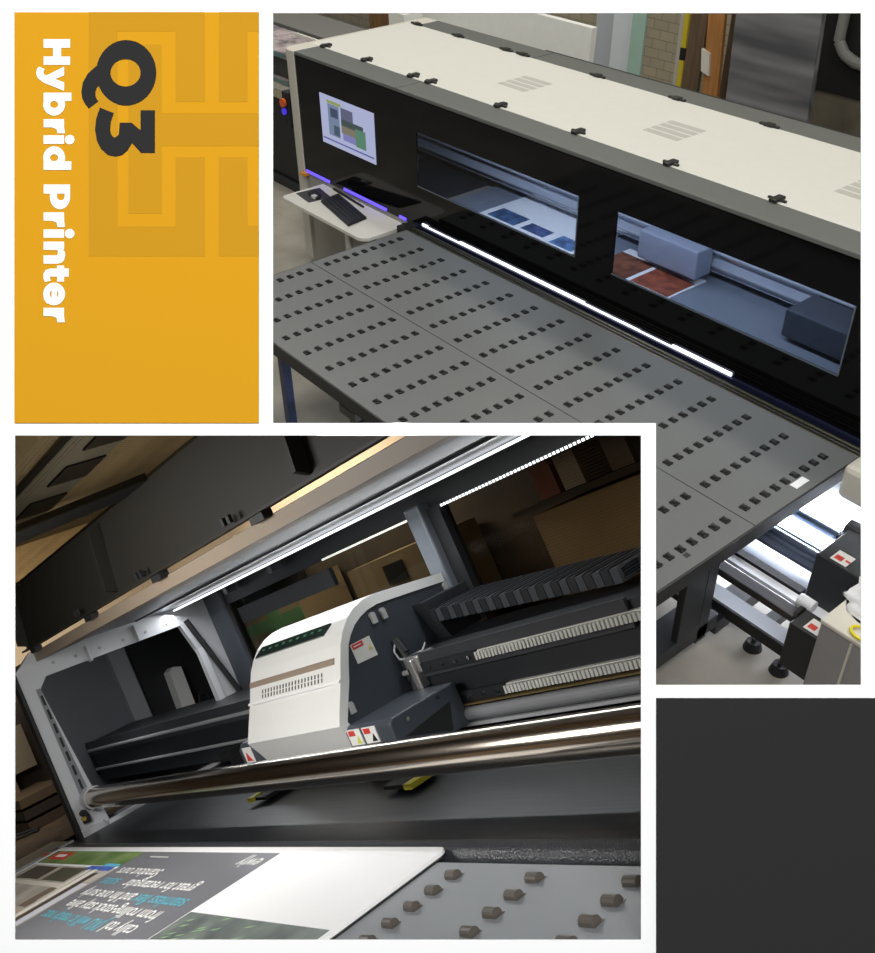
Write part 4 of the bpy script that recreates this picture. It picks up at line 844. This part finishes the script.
# ------------------------------------------------------------------ feed table and the printed board on it
tb = bthing((-2.3, 0.6, 0.0), 'roller_table', 'grey table with black rollers beside the printed board, seen close up', 'table')
tg = mat('table_light', rgb(122, 125, 129), 0.4, var=0.03, scale=3)
YN = 0.40
mb = MB(); mb.zprism([(X0 - 0.05, YN), (wall_x(YN, 0) - .005, YN), (wall_x(0.84, 0) - .005, 0.838), (X0 - 0.05, 0.838)], -0.03, 0.0); mb.build('table_panel', tg, tb)
mb = MB(); mb.zprism([(X0 - 0.05, 0.838), (wall_x(0.84, 0) - .005, 0.838), (wall_x(0.85, 0) - .005, 0.846), (X0 - 0.05, 0.846)], -0.03, -0.004); mb.build('table_rim', rim, tb)
MB().zprism([(-4.25, 0.55), (X0 - 0.05, 0.55), (X0 - 0.05, 0.93), (-4.25, 0.93)], -0.03, -0.004).build('side_ledge', mat('ledge_pale', rgb(150, 140, 122), 0.5), tb)
box(X0 - 0.052, X0 - 0.02, 0.55, 0.93, -0.004, 0.002).build('ledge_rail', mat('ledge_grey', rgb(150, 152, 156), 0.4), tb)
for i, yy in enumerate((0.855, 0.82)):
    box(X0 - 0.045, X0 - 0.015, yy, yy + 0.022, 0.002, 0.003).build('warning_label', warn_r if i else mat('label_dark', rgb(90, 90, 96), 0.6), tb)
rtop = mat('roller_brown', rgb(88, 82, 76), 0.35)
def close_roller(mb, x, y):
    mb.box(x - 0.012, x + 0.016, y - 0.009, y + 0.009, 0.0003, 0.001)
    mb.cyl((x - 0.0115, y, 0.002), (x + 0.0115, y, 0.002), 0.0085, 16)
    return mb
firstb = None
for cx in (-2.637, -2.257, -1.885):
    for j in range(-1, 6):
        y = 0.589 + j * 0.0423
        x = cx / 2
        if not (0.44 < y < 0.82): continue
        if firstb is None:
            mb = close_roller(MB(), tb.base.x, tb.base.y); firstb = mb.build('roller', rtop, tb, smooth=False); firstb.o.location = ((x - tb.base.x) * SB, (y - tb.base.y) * SB, 0)
        else: copy_part(firstb, tb, (x - tb.base.x, y - tb.base.y, 0))
pb = bthing((-2.5, 0.65, 0.003), 'printed_board', 'white board half printed with pictures and upside-down text on the roller table', 'printed board')
BX0, BX1, BY0, BY1 = -3.645, -1.415, 0.30, 0.872
def rr_(x0, x1, y0, y1, r=0.02, n=5):
    pts = []
    for cx, cy, a in ((x1 - r, y1 - r, 0), (x0 + r, y1 - r, 90)):
        pts += [(cx + r * math.cos(math.radians(a + 90 * i / n)), cy + r * math.sin(math.radians(a + 90 * i / n))) for i in range(n + 1)]
    return pts + [(x0, y0), (x1, y0)]
MB().zprism(rr_(BX0, BX1, BY0, BY1), 0.002, 0.0075).build('board', mat('board_white', (0.92, 0.92, 0.92, 1), 0.4, var=0.01), pb)
MB().zprism([(BX1 - 0.002, BY0), (BX1 + 0.006, BY0), (BX1 + 0.006, BY1 - 0.02), (BX1 - 0.002, BY1 - 0.02)], 0.0, 0.002).build('board_edge', matt_black, pb)
def flat(x0, x1, y0, y1, nm, m, lvl=0, parent=None, skew=0.0):
    z = 0.0075 + 0.0004 * (lvl + 1)
    return MB().zprism([(x0, y0), (x1, y0), (x1 + skew, y1), (x0 + skew, y1)], z - 0.0003, z).build(nm, m, parent or pb)
pg = mat('print_grey', rgb(118, 119, 124), 0.35, var=0.05, scale=6)
flat(-2.785, -1.98, BY0, 0.848, 'grey_field', pg)
flat(BX0 + 0.03, -2.785, 0.775, 0.848, 'green_field', pattern_mat('print_green', 'mottle', rgb(84, 116, 48), rgb(128, 150, 92), 9, 0.4))
ph = flat(BX0 + 0.03, -2.785, BY0, 0.765, 'photo', pattern_mat('print_stone', 'mottle', rgb(150, 140, 126), rgb(200, 194, 184), 6, 0.4))
for x0, x1, y0, y1, c in ((-3.55, -3.30, 0.69, 0.757, (74, 64, 56)), (-3.25, -3.02, 0.69, 0.757, (84, 82, 66)), (-2.99, -2.965, 0.60, 0.757, (232, 226, 214)), (-3.6, -2.99, 0.662, 0.682, (222, 214, 200)),
                          (-3.05, -2.97, 0.57, 0.66, (120, 104, 90)), (-2.945, -2.91, 0.45, 0.757, (236, 230, 220)), (-2.9, -2.86, 0.50, 0.74, (84, 72, 64)), (-2.855, -2.80, 0.50, 0.69, (205, 206, 216)), (-3.2, -2.96, 0.46, 0.56, (190, 170, 150)), (-2.84, -2.80, 0.38, 0.49, (110, 92, 74))):
    flat(x0, x1, y0, y1, 'picture_block', mat('pb_%d_%d_%d' % c, rgb(*c), 0.4), 1, ph)
flat(-3.02, -2.81, 0.752, 0.772, 'blue_patch', mat('print_blue', rgb(70, 104, 190), 0.4), 1); flat(-2.92, -2.80, 0.772, 0.786, 'blue_patch', mat('print_cyan', rgb(100, 188, 214), 0.4), 1)
rp2 = flat(-3.575, -3.385, 0.797, 0.838, 'red_patch', mat('print_red', rgb(214, 64, 50), 0.4), 1)
flat(-3.53, -3.43, 0.810, 0.826, 'lettering', mat('print_white', rgb(240, 240, 236), 0.4), 2, rp2)
flat(-1.975, -1.43, BY0, 0.636, 'dark_photo', pattern_mat('print_leaves', 'mottle', rgb(92, 98, 98), rgb(128, 138, 130), 14, 0.4))
mb = MB()
for k in range(26):
    x = -1.95 + rnd.random() * 0.5; y = 0.52 + rnd.random() * 0.105
    if x > -1.78 and rnd.random() < .6: x -= 0.2
    mb.zprism([(x, y), (x + 0.02, y + 0.004), (x + 0.03, y + 0.012), (x + 0.008, y + 0.006)], 0.0082, 0.0085)
mb.build('leaf_marks', mat('leaf_green', rgb(150, 178, 140), 0.4), pb)
tw = mat('print_white', rgb(240, 240, 236), 0.4); tt = mat('print_teal', rgb(100, 180, 196), 0.4)
def line(txt, size, m, x, y):    # lettering runs towards the far end, upside down for the viewer
    text_part(txt, size, m, 'lettering', pb, (x, y, 0.0079), (-1, 0, 0), (0, -1, 0), bold=size * 0.010)
line('cally tol', 0.055, tw, -2.095, 0.575); line('JXU will it ready not.', 0.055, tt, -2.285, 0.575)
line('from rolling-stock stay alive', 0.055, tw, -2.085, 0.625)
line('seamless flex', 0.055, tt, -2.055, 0.672); line('and fin one surly', 0.055, tw, -2.36, 0.672)
line('great for rectangular', 0.052, tw, -2.12, 0.722); line('suites', 0.052, tt, -2.61, 0.722)
line('Standout ours', 0.052, tw, -2.44, 0.770)
line('ewjy', 0.055, tw, -2.005, 0.826); line('----------', 0.04, tw, -2.55, 0.832)
# ------------------------------------------------------------------ light strip inside the machine, plus added fills around it
def blight(name, p, t, e, col, sx, sy): return light(name, 'AREA', INNER, p, t, e, col, sx, sy)
blight('led_lamp', (-2.3, 1.55, 0.583), (-2.3, 1.30, 0.0), 6, (0.95, 0.98, 1.0), 3.0, 0.03)
blight('booth_fill', (-1.1, 0.52, 0.83), (-1.9, 0.9, 0.05), 3.6, (1.0, 0.96, 0.9), 0.7, 0.25)  # unseen fill added for the near table and board
blight('warehouse_fill', (-4.3, 1.2, 1.1), (-5.1, 1.5, 0.7), 9, (1.0, 0.96, 0.9), 0.4, 0.4)  # unseen fill added for the tan wall past the hood
blight('warehouse_fill', (-2.4, 1.84, 0.95), (-2.4, 2.02, 0.3), 32.0, (1.0, 0.95, 0.86), 2.6, 0.1)  # unseen fill added for the boxes behind the rear windows
blight('warehouse_fill', (-2.8, 1.5, 0.75), (-2.8, 1.3, 1.2), 7.0, (1.0, 0.96, 0.9), 2.4, 0.2)  # unseen fill added, thrown up at the roof over the hood
blight('warehouse_fill', (-4.4, 0.95, 0.58), (-4.9, 1.1, 0.0), 0.8, (1.0, 0.9, 0.75), 0.3, 0.1)  # unseen fill added for the dark bench corner
blight('end_fill', (-4.3, 1.3, 0.61), (-4.6, 1.6, 0.0), 2.2, (0.96, 0.98, 1.0), 0.6, 0.3)  # unseen fill added inside the end cabinet

blight('booth_fill', (-2.236, 0.245, 0.74), (-2.5, 1.2, 0.15), 10.5, (1.0, 0.98, 0.95), 0.6, 0.25)  # unseen fill added off to the left for the carriage front
blight('warehouse_fill', (-2.6, 1.95, 0.85), (-2.6, 2.2, 1.0), 3.0, (1.0, 0.97, 0.92), 2.4, 0.08)  # unseen fill added for the tan wall over the rear windows
